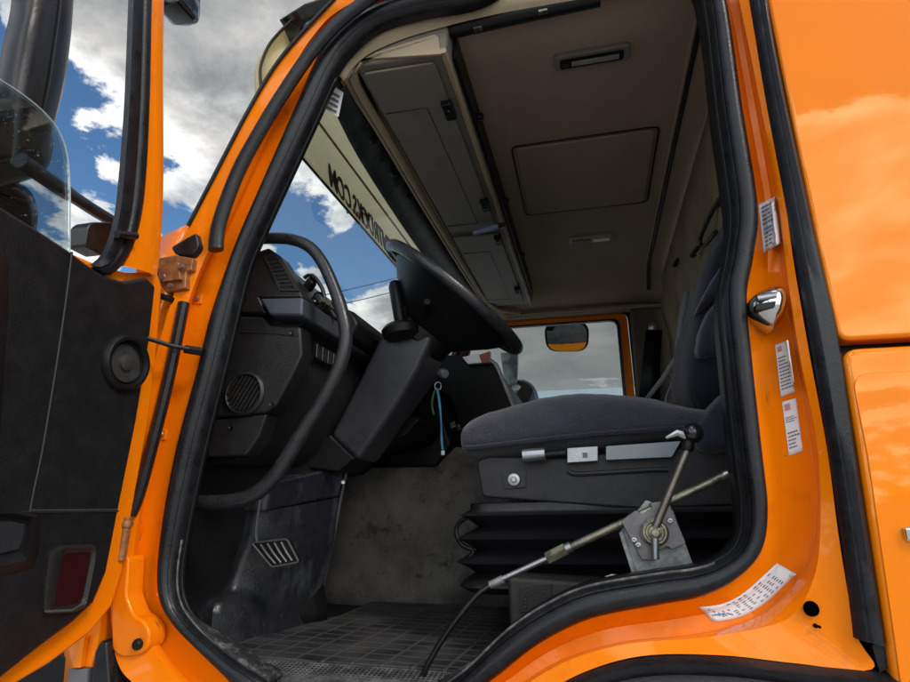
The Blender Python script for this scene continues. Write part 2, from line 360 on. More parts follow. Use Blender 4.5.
cam = bpy.data.cameras.new('camera'); cam.sensor_fit = 'HORIZONTAL'; cam.sensor_width = 36; cam.lens = 36*FPX/910; cam.clip_end = 3000; cam.clip_start = .02
co = bpy.data.objects.new('camera', cam); COL.objects.link(co)
co.matrix_world = Matrix.Translation(CAM) @ Matrix((RT, UP, -FW)).transposed().to_4x4()
S.camera = co
S.view_settings.view_transform = 'Standard'; S.view_settings.look = 'None'; S.view_settings.gamma = 1; S.view_settings.use_curve_mapping = False
S.view_settings.exposure = .18
S.cycles.max_bounces = 10; S.cycles.transparent_max_bounces = 12

# ------------------------------------------------------------------ surroundings
g = MB(); g.add([(-600, -600, 0), (600, -600, 0), (600, 600, 0), (-600, 600, 0)], [(0, 1, 2, 3)])
P('ground', g, 'asphalt', kind='structure')
WZ = Yp(575, 389.5, 43.5).z
wh = E('warehouse', (-12, 46, 0), label='long low pale blue clad warehouse seen through the passenger window', cat='building')
P('wall', MB().box((-8, 50, WZ/2-.3), (40, 12, WZ-.6)), 'cladding', wh)
P('roof', MB().prism([(-28.4, 43.5, WZ-.6), (-28.4, 43.5, WZ), (-28.4, 50, WZ+.3), (-28.4, 56.5, WZ-.6)], (40.8, 0, 0)), 'cladding', wh)
def cable(name, a, b, sag, r, label):
    pts = [Vector(a).lerp(Vector(b), t/24)-Vector((0, 0, sag*4*(t/24)*(1-t/24))) for t in range(25)]
    return P(name, MB().tube(pts, r, 6), 'letter', label=label, cat='power line')
# cables pass the directions (343,290)-(398,277) and (348,302)-(410,287)
a1, a2 = Xp(330, 293, -12.5), Yp(430, 268, 30)
c1, c2 = Xp(330, 306, -12.5), Yp(430, 281, 30)
def ext(a, b, t0, t1): return a+(b-a)*t0, a+(b-a)*t1
A, B = ext(a1, a2, -.15, 1.15); cable('power_line', A, B, .1, .025, 'upper of the two thin black cables crossing the sky in the windscreen')
C, D = ext(c1, c2, -.15, 1.15); cable('power_line', C, D, .1, .025, 'lower of the two thin black cables crossing the sky in the windscreen')
for (p, q), lab in (((A, C), 'wooden utility pole holding the near end of both cables'), ((B, D), 'wooden utility pole holding the far end of both cables')):
    po = E('utility_pole', (p.x, p.y, 0), label=lab, cat='utility pole')
    P('pole', MB().tube([(p.x, p.y, 0), (p.x, p.y, max(p.z, q.z)+.4)], [.16, .1], 12), 'wood', po)
    P('crossarm', MB().box((p.x, p.y, p.z-.05), (.1, .6, .1)), 'wood', po)

# ================================================================== TRUCK
truck = E('truck', (-.2, 1.2, 0), label='orange cab over truck with its driver door standing open', cat='truck')
T = truck
# ---- stations round the driver's door opening: [seal inner, seal outer, ridge, outer skin]
Wd = lambda x, z: ('w', x, z)
ST = [
 [Wd(-.05, 2.885), Wd(-.05, 2.925), Wd(-.05, 2.95), Wd(-.05, 3.02)],
 [Wd(.20, 2.875), Wd(.22, 2.915), Wd(.24, 2.95), Wd(.30, 3.02)],
 [Wd(.29, 2.83), Wd(.325, 2.86), Wd(.345, 2.89), Wd(.395, 2.98)],
 [(706, 0), (726, 0), (737, 0), (749, 0)],
 [(719, 110), (743, 110), (760, 110), (769, 110)],
 [(732, 205), (758, 205), (777, 200), (786, 208)],
 [(729, 252), (754, 254), (784, 260), (793, 258)],
 [(722, 295), (747, 297), (789, 300), (800, 300)],
 [(727, 357), (752, 357), (798, 357), (810, 357)],
 [(737, 449), (762, 449), (816, 449), (827, 449)],
 [(744, 510), (768, 510), (816, 530), (840, 545)],
 [(738, 545), (761, 552), (804, 570), (856, 632)],
 [(715, 563), (735, 580), (775, 605), (872, 669)],
 [(690, 570), (700, 597), (745, 622), (795, 663)],
 [(658, 574), (658, 605), (695, 634), (720, 655)],
 [(590, 586), (590, 619), (620, 642), (640, 656)],
 [(549, 603), (539, 644), (560, 660), (577, 675)],
 [(508, 630), (491, 681), (510, 690), (530, 705)],
 [(454, 678), (440, 716), (452, 728), (470, 745)],
 [Wd(-.42, 1.222), Wd(-.40, 1.175), Wd(-.39, 1.15), Wd(-.38, 1.09)],
 [Wd(-.66, 1.222), Wd(-.66, 1.175), Wd(-.67, 1.14), Wd(-.69, 1.07)],
 [(269, 681), (234, 686), (200, 692), (150, 700)],
 [(238, 661), (204, 654), (165, 652), (120, 668)],
 [(194, 623), (173, 620), (144, 615), (112, 628)],
 [(178, 590), (160, 588), (136, 580), (112, 590)],
 [(182, 540), (163, 528), (141, 520), (120, 530)],
 [(201, 449), (177, 449), (155, 449), (132, 449)],
 [(221, 370), (198, 370), (175, 370), (152, 370)],
 [(232, 324), (211, 317), (189, 312), (168, 312)],
 [(246, 268), (228, 268), (206, 265), (182, 268)],
 [(264, 225), (245, 224), (229, 224), (190, 224)],
 [(315, 115), (294, 112), (280, 110), (248, 112)],
 [(334, 74), (314, 66), (300, 63), (274, 68)],
 [(353, 48), (329, 40), (316, 36), (300, 36)],
 [(380, 27), (352, 17), (340, 12), (322, 12)],
 [(423, 14), (398, -2), (386, -8), (362, -18)],
 [(480, 3), (462, -16), (450, -24), (425, -40)],
]
def stp(e, Y):
    return V(e[1], Y, e[2]) if e[0] == 'w' else Yp(e[0], e[1], Y)
def column(i, Y, sub=6): return crs([stp(s[i], Y) for s in ST], sub, True)
def colmix(a, b, t): return [p.lerp(q, t) for p, q in zip(a, b)]
SI = column(0, .045); SO = column(1, .036); RD = crs([stp(q[2], .068 if (q[2][0] != 'w' and q[2][0] > 500) else .05) for q in ST], 6, True); RT_ = column(2, .014); OUT = column(3, .0)
NS = len(SI)
def shift(c, dy): return [p+V(0, dy, 0) for p in c]
# orange body side ring
mid = colmix(SO, RD, .55)
def wsm(x): t = min(1, max(0, (x+.35)/.25)); return t*t*(3-2*t)
def deep(c, d): return [p+V(0, d*wsm(p.x), 0) for p in c]
mid = deep(mid, .006)
frame_mb = MB()
rows = [shift(SO, .05), shift(SO, .006), shift(mid, .014), RD, colmix(RD, RT_, .5), shift(colmix(RT_, OUT, .18), 0), colmix(RT_, OUT, .8), OUT, shift(OUT, .07)]
frame_mb.loft(rows, closed=True)
frame = P('cab_side_frame', frame_mb, 'jamb', T, sharp=50)
from mathutils.bvhtree import BVHTree
frame_bvh = BVHTree.FromPolygons(frame_mb.v, frame_mb.f)
def on_frame(x, y, lift):
    Y = .05
    for _ in range(4):
        p = Yp(x, y, Y); h = frame_bvh.ray_cast(V(p.x, -.5, p.z), V(0, 1, 0))
        if h[0] is None or h[0].y > .12: break
        Y = h[0].y-lift
    return Yp(x, y, Y)
# rubber seal: rounded bead with an inner lip
def blend(t, y): return [V(*( (a.lerp(b, t)).x, y, (a.lerp(b, t)).z)) for a, b in zip(SI, SO)]
rows = [shift(SI, .02), blend(-.0, .046), blend(.04, .036), blend(.12, .028), blend(.19, .025), blend(.215, .0285), blend(.24, .0245), blend(.5, .018), blend(.78, .019), blend(.94, .028), blend(1.0, .037), blend(.97, .06)]
seal = P('door_opening_seal', MB().loft(rows, closed=True), 'rubber', T, sharp=60)
# inner reveal (dark metal return behind the seal)
cen = V(-.3, 0, 2.0)
IN = []
for p in SI:
    q = p+V(0, .03 if p.x < -.3 else .10, 0); dd = (cen-p); dd.y = 0; dd.normalize(); IN.append(q-dd*.004)
def arc(c, i0, i1):
    i0 %= NS; i1 %= NS
    return c[i0:i1+1] if i0 <= i1 else c[i0:]+c[:i1+1]
s6 = lambda k: k*6
P('opening_reveal', MB().loft([arc(shift(SI, .012), s6(2), s6(32)), arc(IN, s6(2), s6(32))]), 'blackp', T, solid=.004)
# beige header trim along the top of the opening
a0, a1_ = s6(32), s6(2)
def inset(c, d, dy):
    o = []
    for p in c:
        q = p+V(0, dy, 0); dd = V(-.15, 0, 1.9)-V(p.x, 0, p.z); dd.normalize(); o.append(q+dd*d)
    return o
lineA = cr(px([(342, 80), (352, 64), (369, 49), (402, 34), (440, 23), (482, 13), (530, 4), (600, -7), (690, -19)], .082), 50)
lineB = cr(px([(352, 78), (359, 68), (377, 58), (424, 44), (470, 29), (530, 12), (600, 1), (690, -11)], .13), 50)
hrow = [[p+V(0, -.014, 0)+(p-V(-.15, p.y, 1.9)).normalized()*.015 for p in lineA]]
for t, dz in ((.06, 0), (.16, -.007), (.26, 0), (.34, .004), (.46, -.007), (.58, .0), (1, 0)):
    hrow.append([a.lerp(b, t)+V(0, 0, dz) for a, b in zip(lineA, lineB)])
hrow.append([p+V(0, .02, .06) for p in lineB])
P('header_trim', MB().loft(hrow), 'beige', T, solid=.003)
P('header_panel', MB().prism(px([(354, 72), (360, 62), (376, 52), (434, 34), (438, 36), (441, 54), (364, 59)], .088), (0, .008, 0)), 'beige', T, bevel=.003)
# scuffed sill plate inside the lower part of the seal
def inset2(c, d, dy):
    o = []
    for p in c:
        q = p+V(0, dy, 0); dd = V(-.33, 0, 1.95)-V(p.x, 0, p.z); dd.normalize(); o.append(q+dd*d)
    return o
sl = arc(SI, s6(17), s6(23)+3); n_s = len(sl)
def tap(i): return min(1, min(i, n_s-1-i)/7)
def tape(d, dy): return [p+(q-p)*tap(i) for i, (p, q) in enumerate(zip(inset2(sl, 0, 0), inset2(sl, d, dy)))]
P('sill_plate', MB().loft([tape(-.003, .0), tape(.004, -.006), tape(.008, .0), tape(.010, .02), tape(.004, .05)]), 'sill', T)
P('seal_lip', MB().tube(inset2(arc(SI, s6(12), s6(25)), .001, -.002), .0022, 6), mat('dusty_lip', (.06, .06, .058), .6, var=.9, vscale=60, col2=(.22, .2, .18), thr=(.45, .7)), T)
# ---- orange skin behind the opening
def strip_edge(pts, Y): return cr(px(pts, Y), 40)
rl = cr([V(.405, 0, 3.02)]+px([(749, 0), (783, 195), (789, 230), (827, 449), (853, 637)], .0), 40)
rr_ = cr([V(.463, 0, 3.02)]+px([(766, 0), (811, 225), (838, 344), (853, 449), (883, 645)], .0), 40)
bul = []
for t, y in ((0, .012), (.06, -.012), (.3, -.02), (.5, -.014), (.72, -.02), (.94, -.014), (1, .012)):
    bul.append([a.lerp(b, t)+V(0, y, 0) for a, b in zip(rl, rr_)])
P('rear_gap_strip', MB().loft(bul, cap=False), 'rubber', T, sharp=70)
def panel_mb(poly, Y, thick, r=.03):
    pts = [V(p.x, Y, p.z) for p in poly]
    return MB().prism(pts, (0, thick, 0))
def rounded(poly, r, n=6):
    """round the corners of a closed 3-D polygon"""
    out = []; k = len(poly)
    rs = r if isinstance(r, (list, tuple)) else [r]*k
    for i in range(k):
        a, b, c = poly[i-1], poly[i], poly[(i+1) % k]; q = rs[i]
        if q <= 0: out.append(b.copy()); continue
        u = (a-b); w = (c-b); q = min(q, u.length*.49, w.length*.49); p0 = b+u.normalized()*q; p1 = b+w.normalized()*q
        for j in range(n+1):
            t = j/n; out.append(p0*(1-t)**2+b*2*t*(1-t)+p1*t*t)
    return out
up = [V(.464, 0, 3.05)]+px([(766, 0), (811, 225), (838, 352)], .0)+[V(2.4, 0, 1.868), V(2.4, 0, 3.05)]
up[3] = V(up[3].x, 0, 1.868)
P('rear_side_panel', panel_mb(rounded(up, [0, 0, 0, .022, 0, 0]), -.012, .05), 'orange', T, bevel=.008, seg=3)
P('rear_side_return', MB().box((1.40, .065, 2.0), (2.0, .05, 2.1)), 'blackp', T)
lo = px([(840, 358), (855, 449), (884, 640), (893, 700)], .0)+[V(.50, 0, .9), V(2.4, 0, .9), V(2.4, 0, 1.853)]
lo[0] = V(lo[0].x, 0, 1.853)
lp = P('rear_locker_door', panel_mb(rounded(lo, [.03, 0, 0, 0, 0, 0, .02]), -.016, .05), 'orange', T, bevel=.012, seg=4)
lo2 = px([(851, 374), (867, 455), (894, 640), (908, 740)], -.016)+[V(1.1, 0, 1.0), V(1.1, 0, 1.81)]
P('raised_panel', panel_mb(rounded(lo2, [.03, 0, 0, 0, .02, .02]), -.0178, .02), 'orange', lp, bevel=.0018, seg=3)
h0 = Yp(911, 534, -.02)
lt = MB(); lt.box(h0+V(.012, -.002, 0), (.045, .012, .022)); P('latch', lt, 'chrome', lp, bevel=.004, label='small chrome latch on the lower locker door')
P('latch_slot', MB().box(h0+V(.016, -.009, 0), (.028, .004, .012)), 'blackp', lp)
# dark seam pieces under the strip
P('strip_end_cap', MB().prism(px([(872, 645), (884, 643), (890, 668), (880, 672)], .0), (0, .03, 0)), 'rubber', T)

# ---- black wheel-arch fender below the sill
ar = cr(px([(470, 745), (530, 705), (577, 675), (640, 656.5), (720, 655), (795, 663), (895, 673), (960, 684)], 0), 50)
def fr(dz, y): return [p+V(0, y, -dz) for p in ar]
P('wheel_arch', MB().loft([fr(-.004, .03), fr(.002, -.004), fr(.010, -.018), fr(.022, -.014), fr(.030, -.002), fr(.05, -.004), fr(.058, -.016), fr(.075, -.016), fr(.09, .0), fr(.4, .0)]), 'rubber', T, sharp=60)

# ---- front jamb details
tubep = cr(px([(184, 303), (170, 372), (156, 430), (140, 490), (131, 514)], .005), 24)
P('lower_weatherstrip', MB().tube(tubep, .017, 10, flat=.8), 'rubber', T)
tubep = cr(px([(216, 250), (219, 224), (238, 172), (262, 128), (279, 100), (305, 61), (328, 33), (354, 10), (390, -14), (450, -36)], -.005), 40)
P('upper_weatherstrip', MB().tube(tubep, [.019]*40, 12, flat=.75, side=(0, 1, 0)), 'rubber', T)
tubep = cr(px([(188, 226), (212, 180), (247, 113), (275, 66), (302, 33), (335, -2)], -.004), 30)
P('pillar_edge_moulding', MB().tube(tubep, .005, 8), 'rubber', T)
# rubber pad over the upper hinge
P('hinge_cover', MB().prism(rounded(px([(170, 247), (185, 238), (196, 232), (199, 246), (192, 256), (174, 254)], -.01), .01), (0, .03, 0)), 'rubber', T, bevel=.006)
hg = P('upper_hinge', MB().prism(px([(158, 258), (175, 255), (193, 258), (191, 270), (186, 272), (185, 288), (166, 293), (158, 283)], -.008), (0, .02, 0)), 'hinge', T, bevel=.003)
P('hinge_leaf', MB().prism(px([(162, 264), (178, 262), (180, 279), (162, 282)], -.02), (0, .012, 0)), 'hinge', hg, bevel=.002)
for x, y in ((162, 276), (169, 285), (180, 266)):
    P('bolt', MB().lathe(Yp(x, y, -.024), (0, 1, 0), [(.0, 0), (.006, 0), (.0075, .004), (.0075, .008)], 6), 'steel', hg)
P('hinge_pin', MB().tube([Yp(155, 294, -.005), Yp(172, 300, -.005)], .008, 10), 'blackp', hg)
for x, y in ((196, 298), (160, 434)):
    bp_ = P('striker_plate', MB().prism(rounded(px([(x-6, y-6), (x+6, y-5), (x+5, y+6), (x-7, y+6)], .05), .004), (0, .006, 0)), 'jamb', T, bevel=.0015)
    P('bolt', MB().lathe(Yp(x, y, .043), (0, 1, 0), [(.001, 0), (.005, .0), (.006, .003), (.006, .008)], 8), 'steel', bp_)
# pressed ridges in the jamb
P('jamb_pressing', MB().tube(cr(px([(186, 322), (181, 352), (176, 376), (162, 392), (158, 420)], .055), 20), .005, 8), 'jamb', T)
lh = P('lower_hinge', MB().prism(rounded(px([(111, 600), (119, 556), (129, 556), (126, 596), (134, 616), (143, 620), (150, 632), (148, 648), (138, 656), (120, 658), (111, 650)], -.004), .012), (0, .05, 0)), 'jamb', T, bevel=.006, seg=3)
P('hinge_knuckle', MB().tube([Yp(127, 517, -.02), Yp(120, 560, -.02)], .011, 10), 'hinge', lh)
P('hinge_collar', MB().lathe(Yp(126, 524, -.02), (0, 0, 1), [(.013, -.006), (.0145, 0), (.013, .006)], 12), 'hinge', lh)
P('bolt', MB().lathe(Yp(135, 645, -.014), (0, 1, 0), [(.003, 0), (.008, 0), (.011, .004), (.011, .012)], 12), 'blackp', lh)
# corner skin in front of the pillar
P('front_corner_panel', MB().loft([px([(190, 224), (168, 312), (152, 370), (132, 449), (120, 530), (104, 640), (98, 720)], .03), [p+V(-.16, .06, 0) for p in px([(190, 224), (168, 312), (152, 370), (132, 449), (120, 530), (104, 640), (98, 720)], .03)], [p+V(-.24, .3, 0) for p in px([(190, 224), (168, 312), (152, 370), (132, 449), (120, 530), (104, 640), (98, 720)], .03)]]), 'orange', T, solid=.004)
P('step_well', MB().box((-1.44, .36, .80), (.62, .55, .95)), 'blackp', T, bevel=.02)
P('step_stay', MB().prism(px([(88, 700), (94, 652), (100, 640), (106, 642), (110, 700)], -.02), (0, .05, 0)), 'rubber', T, bevel=.006)
P('hinge_flange', MB().prism(px([(73, 668), (83, 638), (92, 604), (106, 590), (98, 640), (92, 668)], .0), (0, .05, 0)), 'jamb', T, bevel=.004)
P('hinge_flange', MB().prism(px([(72, 668), (81, 636), (85, 636), (80, 668)], -.012), (0, .012, 0)), 'orange', T, bevel=.002)
P('flange_foot', MB().prism(px([(68, 669), (87, 669), (86, 700), (66, 700)], -.008), (0, .03, 0)), 'strapgrey', T, bevel=.002)
# ---- chrome door striker on the rear pillar
def striker():
    o = cr(px([(748, 303), (755, 294), (768, 288), (781, 287), (787, 297), (784, 315), (777, 326), (770, 331), (757, 323), (749, 314)], .03), 40, True)
    c = sum(o, V(0, 0, 0))/len(o)
    def ringy(s, y): return [c+(p-c)*s+V(0, y, 0) for p in o]
    st = P('door_striker', MB().loft([ringy(1, .02), ringy(1, 0), ringy(.92, -.012), ringy(.7, -.026), ringy(.35, -.034), ringy(.05, -.036)], closed=True, cap=True), 'chrome', T, label='chrome striker wedge on the rear door pillar')
    P('striker_slot', MB().prism(rounded(px([(756, 304), (776, 301), (775, 307), (756, 310)], -.012), .002), (0, .02, 0)), 'blackp', st)
    P('striker_roller', MB().tube([Yp(757, 299, -.002), Yp(775, 296, -.002)], .007, 10), 'steel', st)
striker()

# ---- stickers
def sticker(corners, Y, rows, label, head=None, curve=None):
    q = [V(x, y, 0) for x, y in corners]; n = V(0, -1, 0)
    def at(u, v):
        w = (q[0]*(1-u)+q[1]*u)*(1-v)+(q[3]*(1-u)+q[2]*u)*v
        return on_frame(w.x, w.y, .0012)
    K = 10
    g1 = [[at(i/K, j/K) for i in range(K+1)] for j in range(K+1)]
    s = P('sticker', MB().loft(g1), 'paper', T, solid=.0008, label=label)
    mb = MB()
    for (u0, u1, v0, v1) in rows:
        mb.add([at(u0, v0)+n*.0012, at(u1, v0)+n*.0012, at(u1, v1)+n*.0012, at(u0, v1)+n*.0012], [(0, 1, 2, 3)])
    P('print', mb, 'ink', s, smooth=False)
    if head:
        mb = MB()
        for (u0, u1, v0, v1) in head[0]:
            mb.add([at(u0, v0)+n*.0013, at(u1, v0)+n*.0013, at(u1, v1)+n*.0013, at(u0, v1)+n*.0013], [(0, 1, 2, 3)])
        P('heading', mb, head[1], s, smooth=False)
def lines(n, v0, v1, seed, u0=.08, u1=.92, words=4, dens=.9):
    r = random.Random(seed); o = []
    for i in range(n):
        v = v0+(v1-v0)*i/n; h = (v1-v0)/n*.42; u = u0; end = u0+(u1-u0)*r.uniform(.6, 1)
        while u < end:
            w = r.uniform(.06, .2); o.append((u, min(u+w, end), v, v+h)); u += w+.025
    return o
sticker([(759, 205), (779, 194), (785, 240), (764, 253)], .047, lines(5, .08, .5, 1)+lines(4, .62, .95, 2, .1, .5)+[(.6, .85, .74, .84)], 'white sticker at the top of the rear pillar under the upper strip', ([(.1, .5, .53, .57)], 'blueink'))
sticker([(775, 345), (788, 340), (795, 392), (781, 397)], .05, lines(10, .26, .92, 3), 'white sticker with small print below the chrome striker', ([(.1, .45, .06, .16)], 'pinkink'))
sticker([(782, 402), (796, 398), (803, 451), (789, 456)], .05, lines(3, .3, .42, 4)+lines(5, .58, .92, 5), 'lower white sticker of the pair on the rear pillar', ([(.1, .5, .06, .18)], 'pinkink'))
def sill_sticker():
    tp2 = cr([V(x, y, 0) for x, y in ((699, 607), (722, 604), (745, 592), (777, 563))], 20); bt2 = cr([V(x, y, 0) for x, y in ((714, 622), (740, 617), (765, 603), (796, 574))], 20)
    onf = lambda w: on_frame(w.x, w.y, .0012)
    s = P('sill_sticker', MB().loft([[onf(a.lerp(b, t)) for a, b in zip(tp2, bt2)] for t in (0, .2, .4, .6, .8, 1)]), 'paper', T, solid=.0008, label='curved white table sticker on the lower corner of the door opening')
    def at(u, v):
        i = min(int(u*19), 18); f = u*19-i; return onf((tp2[i].lerp(tp2[i+1], f)).lerp(bt2[i].lerp(bt2[i+1], f), v))+V(0, -.0014, 0)
    r = random.Random(5); mb = MB()
    for i in range(9):
        for j in range(7):
            u0 = .28+.068*i; v0 = .1+.115*j
            if r.random() < .72: mb.add([at(u0, v0), at(u0+.045*r.uniform(.5, 1), v0), at(u0+.045*r.uniform(.5, 1), v0+.05), at(u0, v0+.05)], [(0, 1, 2, 3)])
    for i in range(14):
        u0 = .05+.015*i; v0 = r.uniform(.15, .75); mb.add([at(u0, v0), at(u0+.012, v0), at(u0+.012, v0+.12), at(u0, v0+.12)], [(0, 1, 2, 3)])
    P('print', mb, 'ink', s, smooth=False)
    mb = MB()
    for i in range(6): mb.add([at(.07+.02*i, .55), at(.09+.02*i, .5), at(.09+.02*i, .58), at(.07+.02*i, .63)], [(0, 1, 2, 3)])
    P('drawing', mb, 'blueink', s, smooth=False)
sill_sticker()
for (x, y, r_) in ((812, 609, .0105), (816, 626, .003), (820, 627, .002)):
    P('drain_hole', MB().lathe(Yp(x, y, .0), (0, 1, 0), [(r_*1.12, .004), (r_*1.06, .0005), (r_*.98, .0005), (r_*.96, .002), (.0005, .002)], 20), 'void', T)
P('bolt', MB().lathe(Yp(772, 477, .058), (0, 1, 0), [(.001, 0), (.005, 0), (.006, .003), (.006, .01)], 10), 'hinge', T)
# ---- body shell that carries roof and back
P('roof_shell', MB().loft([[V(-.62, y, z), V(-.3, y, z+.07), V(.4, y, z+.1), V(2.4, y, z+.1)] for y, z in ((.01, 2.98), (.06, 3.05), (.3, 3.1), (2.1, 3.1), (2.34, 3.05), (2.39, 2.98))]), 'orange', T, solid=.01)
P('roof_front', MB().loft([[V(-.66, y, 2.80), V(-.68, y, 2.9), V(-.62, y, 2.985)] for y in (.12, .5, 1.2, 1.9, 2.28)]), 'orange', T, solid=.01)
# =================== interior shell
X0, XB, YF = -1.06, .46, 2.35
P('cab_floor', MB().box((-.3, 1.2, 1.215), (1.5, 2.25, .05)), 'blackp', T)
P('firewall', MB().box((-1.08, 1.2, 1.68), (.03, 2.3, 1.0)), 'blackp', T)
# kick panel inside the front pillar
P('kick_panel', MB().prism([V(-1.06, .13, 1.24), V(-.955, .13, 1.24), V(-.955, .13, 1.62), V(-.93, .13, 1.75), V(-1.06, .13, 1.75)], (0, .02, 0)), 'toe', T)
# headliner
hl = MB()
rowsH = []
for y in [.12, .3, .6, 1.0, 1.4, 1.8, 2.0]:
    rowsH.append([V(-.62, y, 2.80), V(-.45, y, 2.84), V(-.3, y, 2.85), V(.0, y, 2.852), V(.34, y, 2.85), V(.43, y, 2.835), V(XB, y, 2.80)])
rowsH.append([p+V(0, .07, -.02) for p in rowsH[-1]]); rowsH.append([p+V(0, .16, -.07) for p in rowsH[-2]]); rowsH.append([p+V(0, .36, -.115) for p in rowsH[-3]])
hl.loft(rowsH)
hd_ = P('headliner', hl, 'headliner', T, solid=.006)
P('ceiling_bead', MB().tube([V(.352, .16, 2.846), V(.352, 1.95, 2.846), V(.356, 2.05, 2.83), V(.36, 2.16, 2.77)], .007, 8), 'blackp', hd_)
P('ceiling_bead', MB().tube([V(.338, .16, 2.846), V(.338, 1.95, 2.846), V(.342, 2.05, 2.83), V(.346, 2.16, 2.77)], .006, 8), 'headliner', hd_)
hb = rounded([V(-.215, .73, 2.848), V(.275, .73, 2.848), V(.275, 1.24, 2.848), V(-.225, 1.24, 2.848)], .02)
P('roof_hatch', MB().prism(hb, (0, 0, -.009)), 'headliner', hd_, bevel=.004)
P('hatch_groove', MB().tube([p+V(0, 0, -.002) for p in rounded([V(-.228, .718, 2.848), V(.288, .718, 2.848), V(.288, 1.252, 2.848), V(-.238, 1.252, 2.848)], .03)], .0035, 6, closed=True), 'blackp', hd_)
def ceiling_lamp(cx, cy, w, d, dark):
    b = rounded([V(cx-w/2, cy-d/2, 2.85), V(cx+w/2, cy-d/2, 2.85), V(cx+w/2, cy+d/2, 2.85), V(cx-w/2, cy+d/2, 2.85)], .018)
    l = P('ceiling_lamp', MB().prism(b, (0, 0, -.02)), 'headliner' if dark else 'console', hd_, bevel=.005, seg=3)
P_l = None
def lamp(cx, cy, w, d, dark):
    c = lambda k, z: rounded([V(cx-w/2*k, cy-d/2*k, z), V(cx+w/2*k, cy-d/2*k, z), V(cx+w/2*k, cy+d/2*k, z), V(cx-w/2*k, cy+d/2*k, z)], .016)
    l = P('ceiling_lamp', MB().prism(c(1, 2.851), (0, 0, -.018)), 'console' if dark else 'beige', T, bevel=.005, seg=3, label='dark ceiling lamp nearest the driver door' if dark else 'pale ceiling lamp near the passenger side')
    a = [V(cx-w*.42, cy-d*.3, 2.8335), V(cx+w*.42, cy-d*.3, 2.8335), V(cx+w*.42, cy+d*.3, 2.8335), V(cx-w*.42, cy+d*.3, 2.8335)]
    if dark:
        P('lamp_lens', MB().prism(rounded(a, .008), (0, 0, -.004)), 'blackp', l, bevel=.001)
        P('lamp_reflector', MB().box((cx+.01, cy, 2.828), (w*.62, d*.25, .004)), 'lens', l)
        P('lamp_switch', MB().box((cx-w*.34, cy, 2.828), (.018, .014, .006)), 'dash', l, bevel=.001)
    else:
        P('lamp_lens', MB().prism(rounded([a[0], V(cx, cy-d*.3, 2.8335), V(cx, cy+d*.3, 2.8335), a[3]], .006), (0, 0, -.004)), 'blackp', l, bevel=.001)
        P('lamp_lens', MB().prism(rounded([V(cx+.012, cy-d*.3, 2.8335), a[1], a[2], V(cx+.012, cy+d*.3, 2.8335)], .006), (0, 0, -.004)), mat('frosted_lens', (.6, .57, .5), .3), l, bevel=.001)
lamp(.062, .33, .215, .062, True); lamp(.046, 1.56, .215, .055, False)
for x, y in ((681, 71), (663, 161), (650, 219)):
    p = Zp(x, y, 2.848); P('trim_clip', MB().lathe(p, (0, 0, -1), [(.008, -.002), (.0075, .002), (.003, .003), (.0005, .001)], 12), 'beige', hd_)
# rear wall
rwm = MB(); rw_rows = []
for i in range(41):
    y = .12+(2.3-.12)*i/40
    row = []
    for j in range(19):
        z = 1.25+(2.81-1.25)*j/18
        w_ = (.012*math.sin(7*y+2.5*z)+.010*math.sin(13*y-9*z))*max(0, min((z-2.2)/.3, (2.76-z)/.12, 1))
        row.append(V(XB+w_-.03*max(0, (z-2.6)/.2), y, z))
    rw_rows.append(row)
rwm.loft(rw_rows)
P('rear_cab_wall', rwm, 'beige' if False else mat('tan_vinyl', (.25, .195, .115), .6, var=.8, vscale=8, col2=(.10, .075, .045), bump=.4, bscale=30, thr=(.4, .75)), T, solid=.006)
gs = P('rear_wall_strap', MB().tube(cr([Xp(733, 180, .43), Xp(712, 212, .43), Xp(700, 240, .43), Xp(704, 246, .43), Xp(716, 232, .43)], 20), .008, 8), 'blackp', T)
for x, y in ((678, 265), (697, 255), (662, 281)):
    p = Xp(x, y, .44); P('wall_hook', MB().tube(cr([p+V(0, -.04, .015), p+V(-.02, 0, 0), p+V(0, .05, .02)], 10), .009, 8), 'blackp', T)
P('roof_trim_clip', MB().lathe(Xp(726, 180, .42), (-1, 0, 0), [(.012, 0), (.01, .012), (.002, .014)], 12), 'lens', T)
# far side: wall with passenger window, built as bands round the opening
win = [Yp(476, 318, YF), Yp(622, 313, YF), Yp(634, 402, YF)]
wx0, wx1, wz0, wz1 = -.98, .225, 1.98, 2.695
P('far_wall_lower', MB().box((-.3, YF+.03, 1.6), (1.52, .05, .75)), 'blackp', T)
P('far_wall_upper', MB().prism([V(-.72, YF-.02, 2.715), V(.46, YF-.02, 2.715), V(.46, YF-.04, 2.80), V(-.72, YF-.04, 2.80)], (0, .08, 0)), 'headliner', T)
P('far_pillar_trim', MB().box((.40, YF+.005, 2.33), (.28, .05, .78)), mat('dark_tan_trim', (.10, .085, .06), .7, var=.5, vscale=6), T, bevel=.015)
P('far_trim_line', MB().tube(cr([V(-.62, 2.1, 2.80), V(-.60, 2.25, 2.76), V(-.5, 2.3, 2.725), V(0, 2.31, 2.722), V(.44, 2.31, 2.722)], 30), .008, 8), 'beige', T)
# far A pillar
P('far_front_pillar', MB().tube(cr([V(-1.08, 2.33, 2.05), V(-.95, 2.33, 2.25), V(-.72, 2.32, 2.68), V(-.62, 2.3, 2.82)], 16), .03, 10), 'blackp', T)
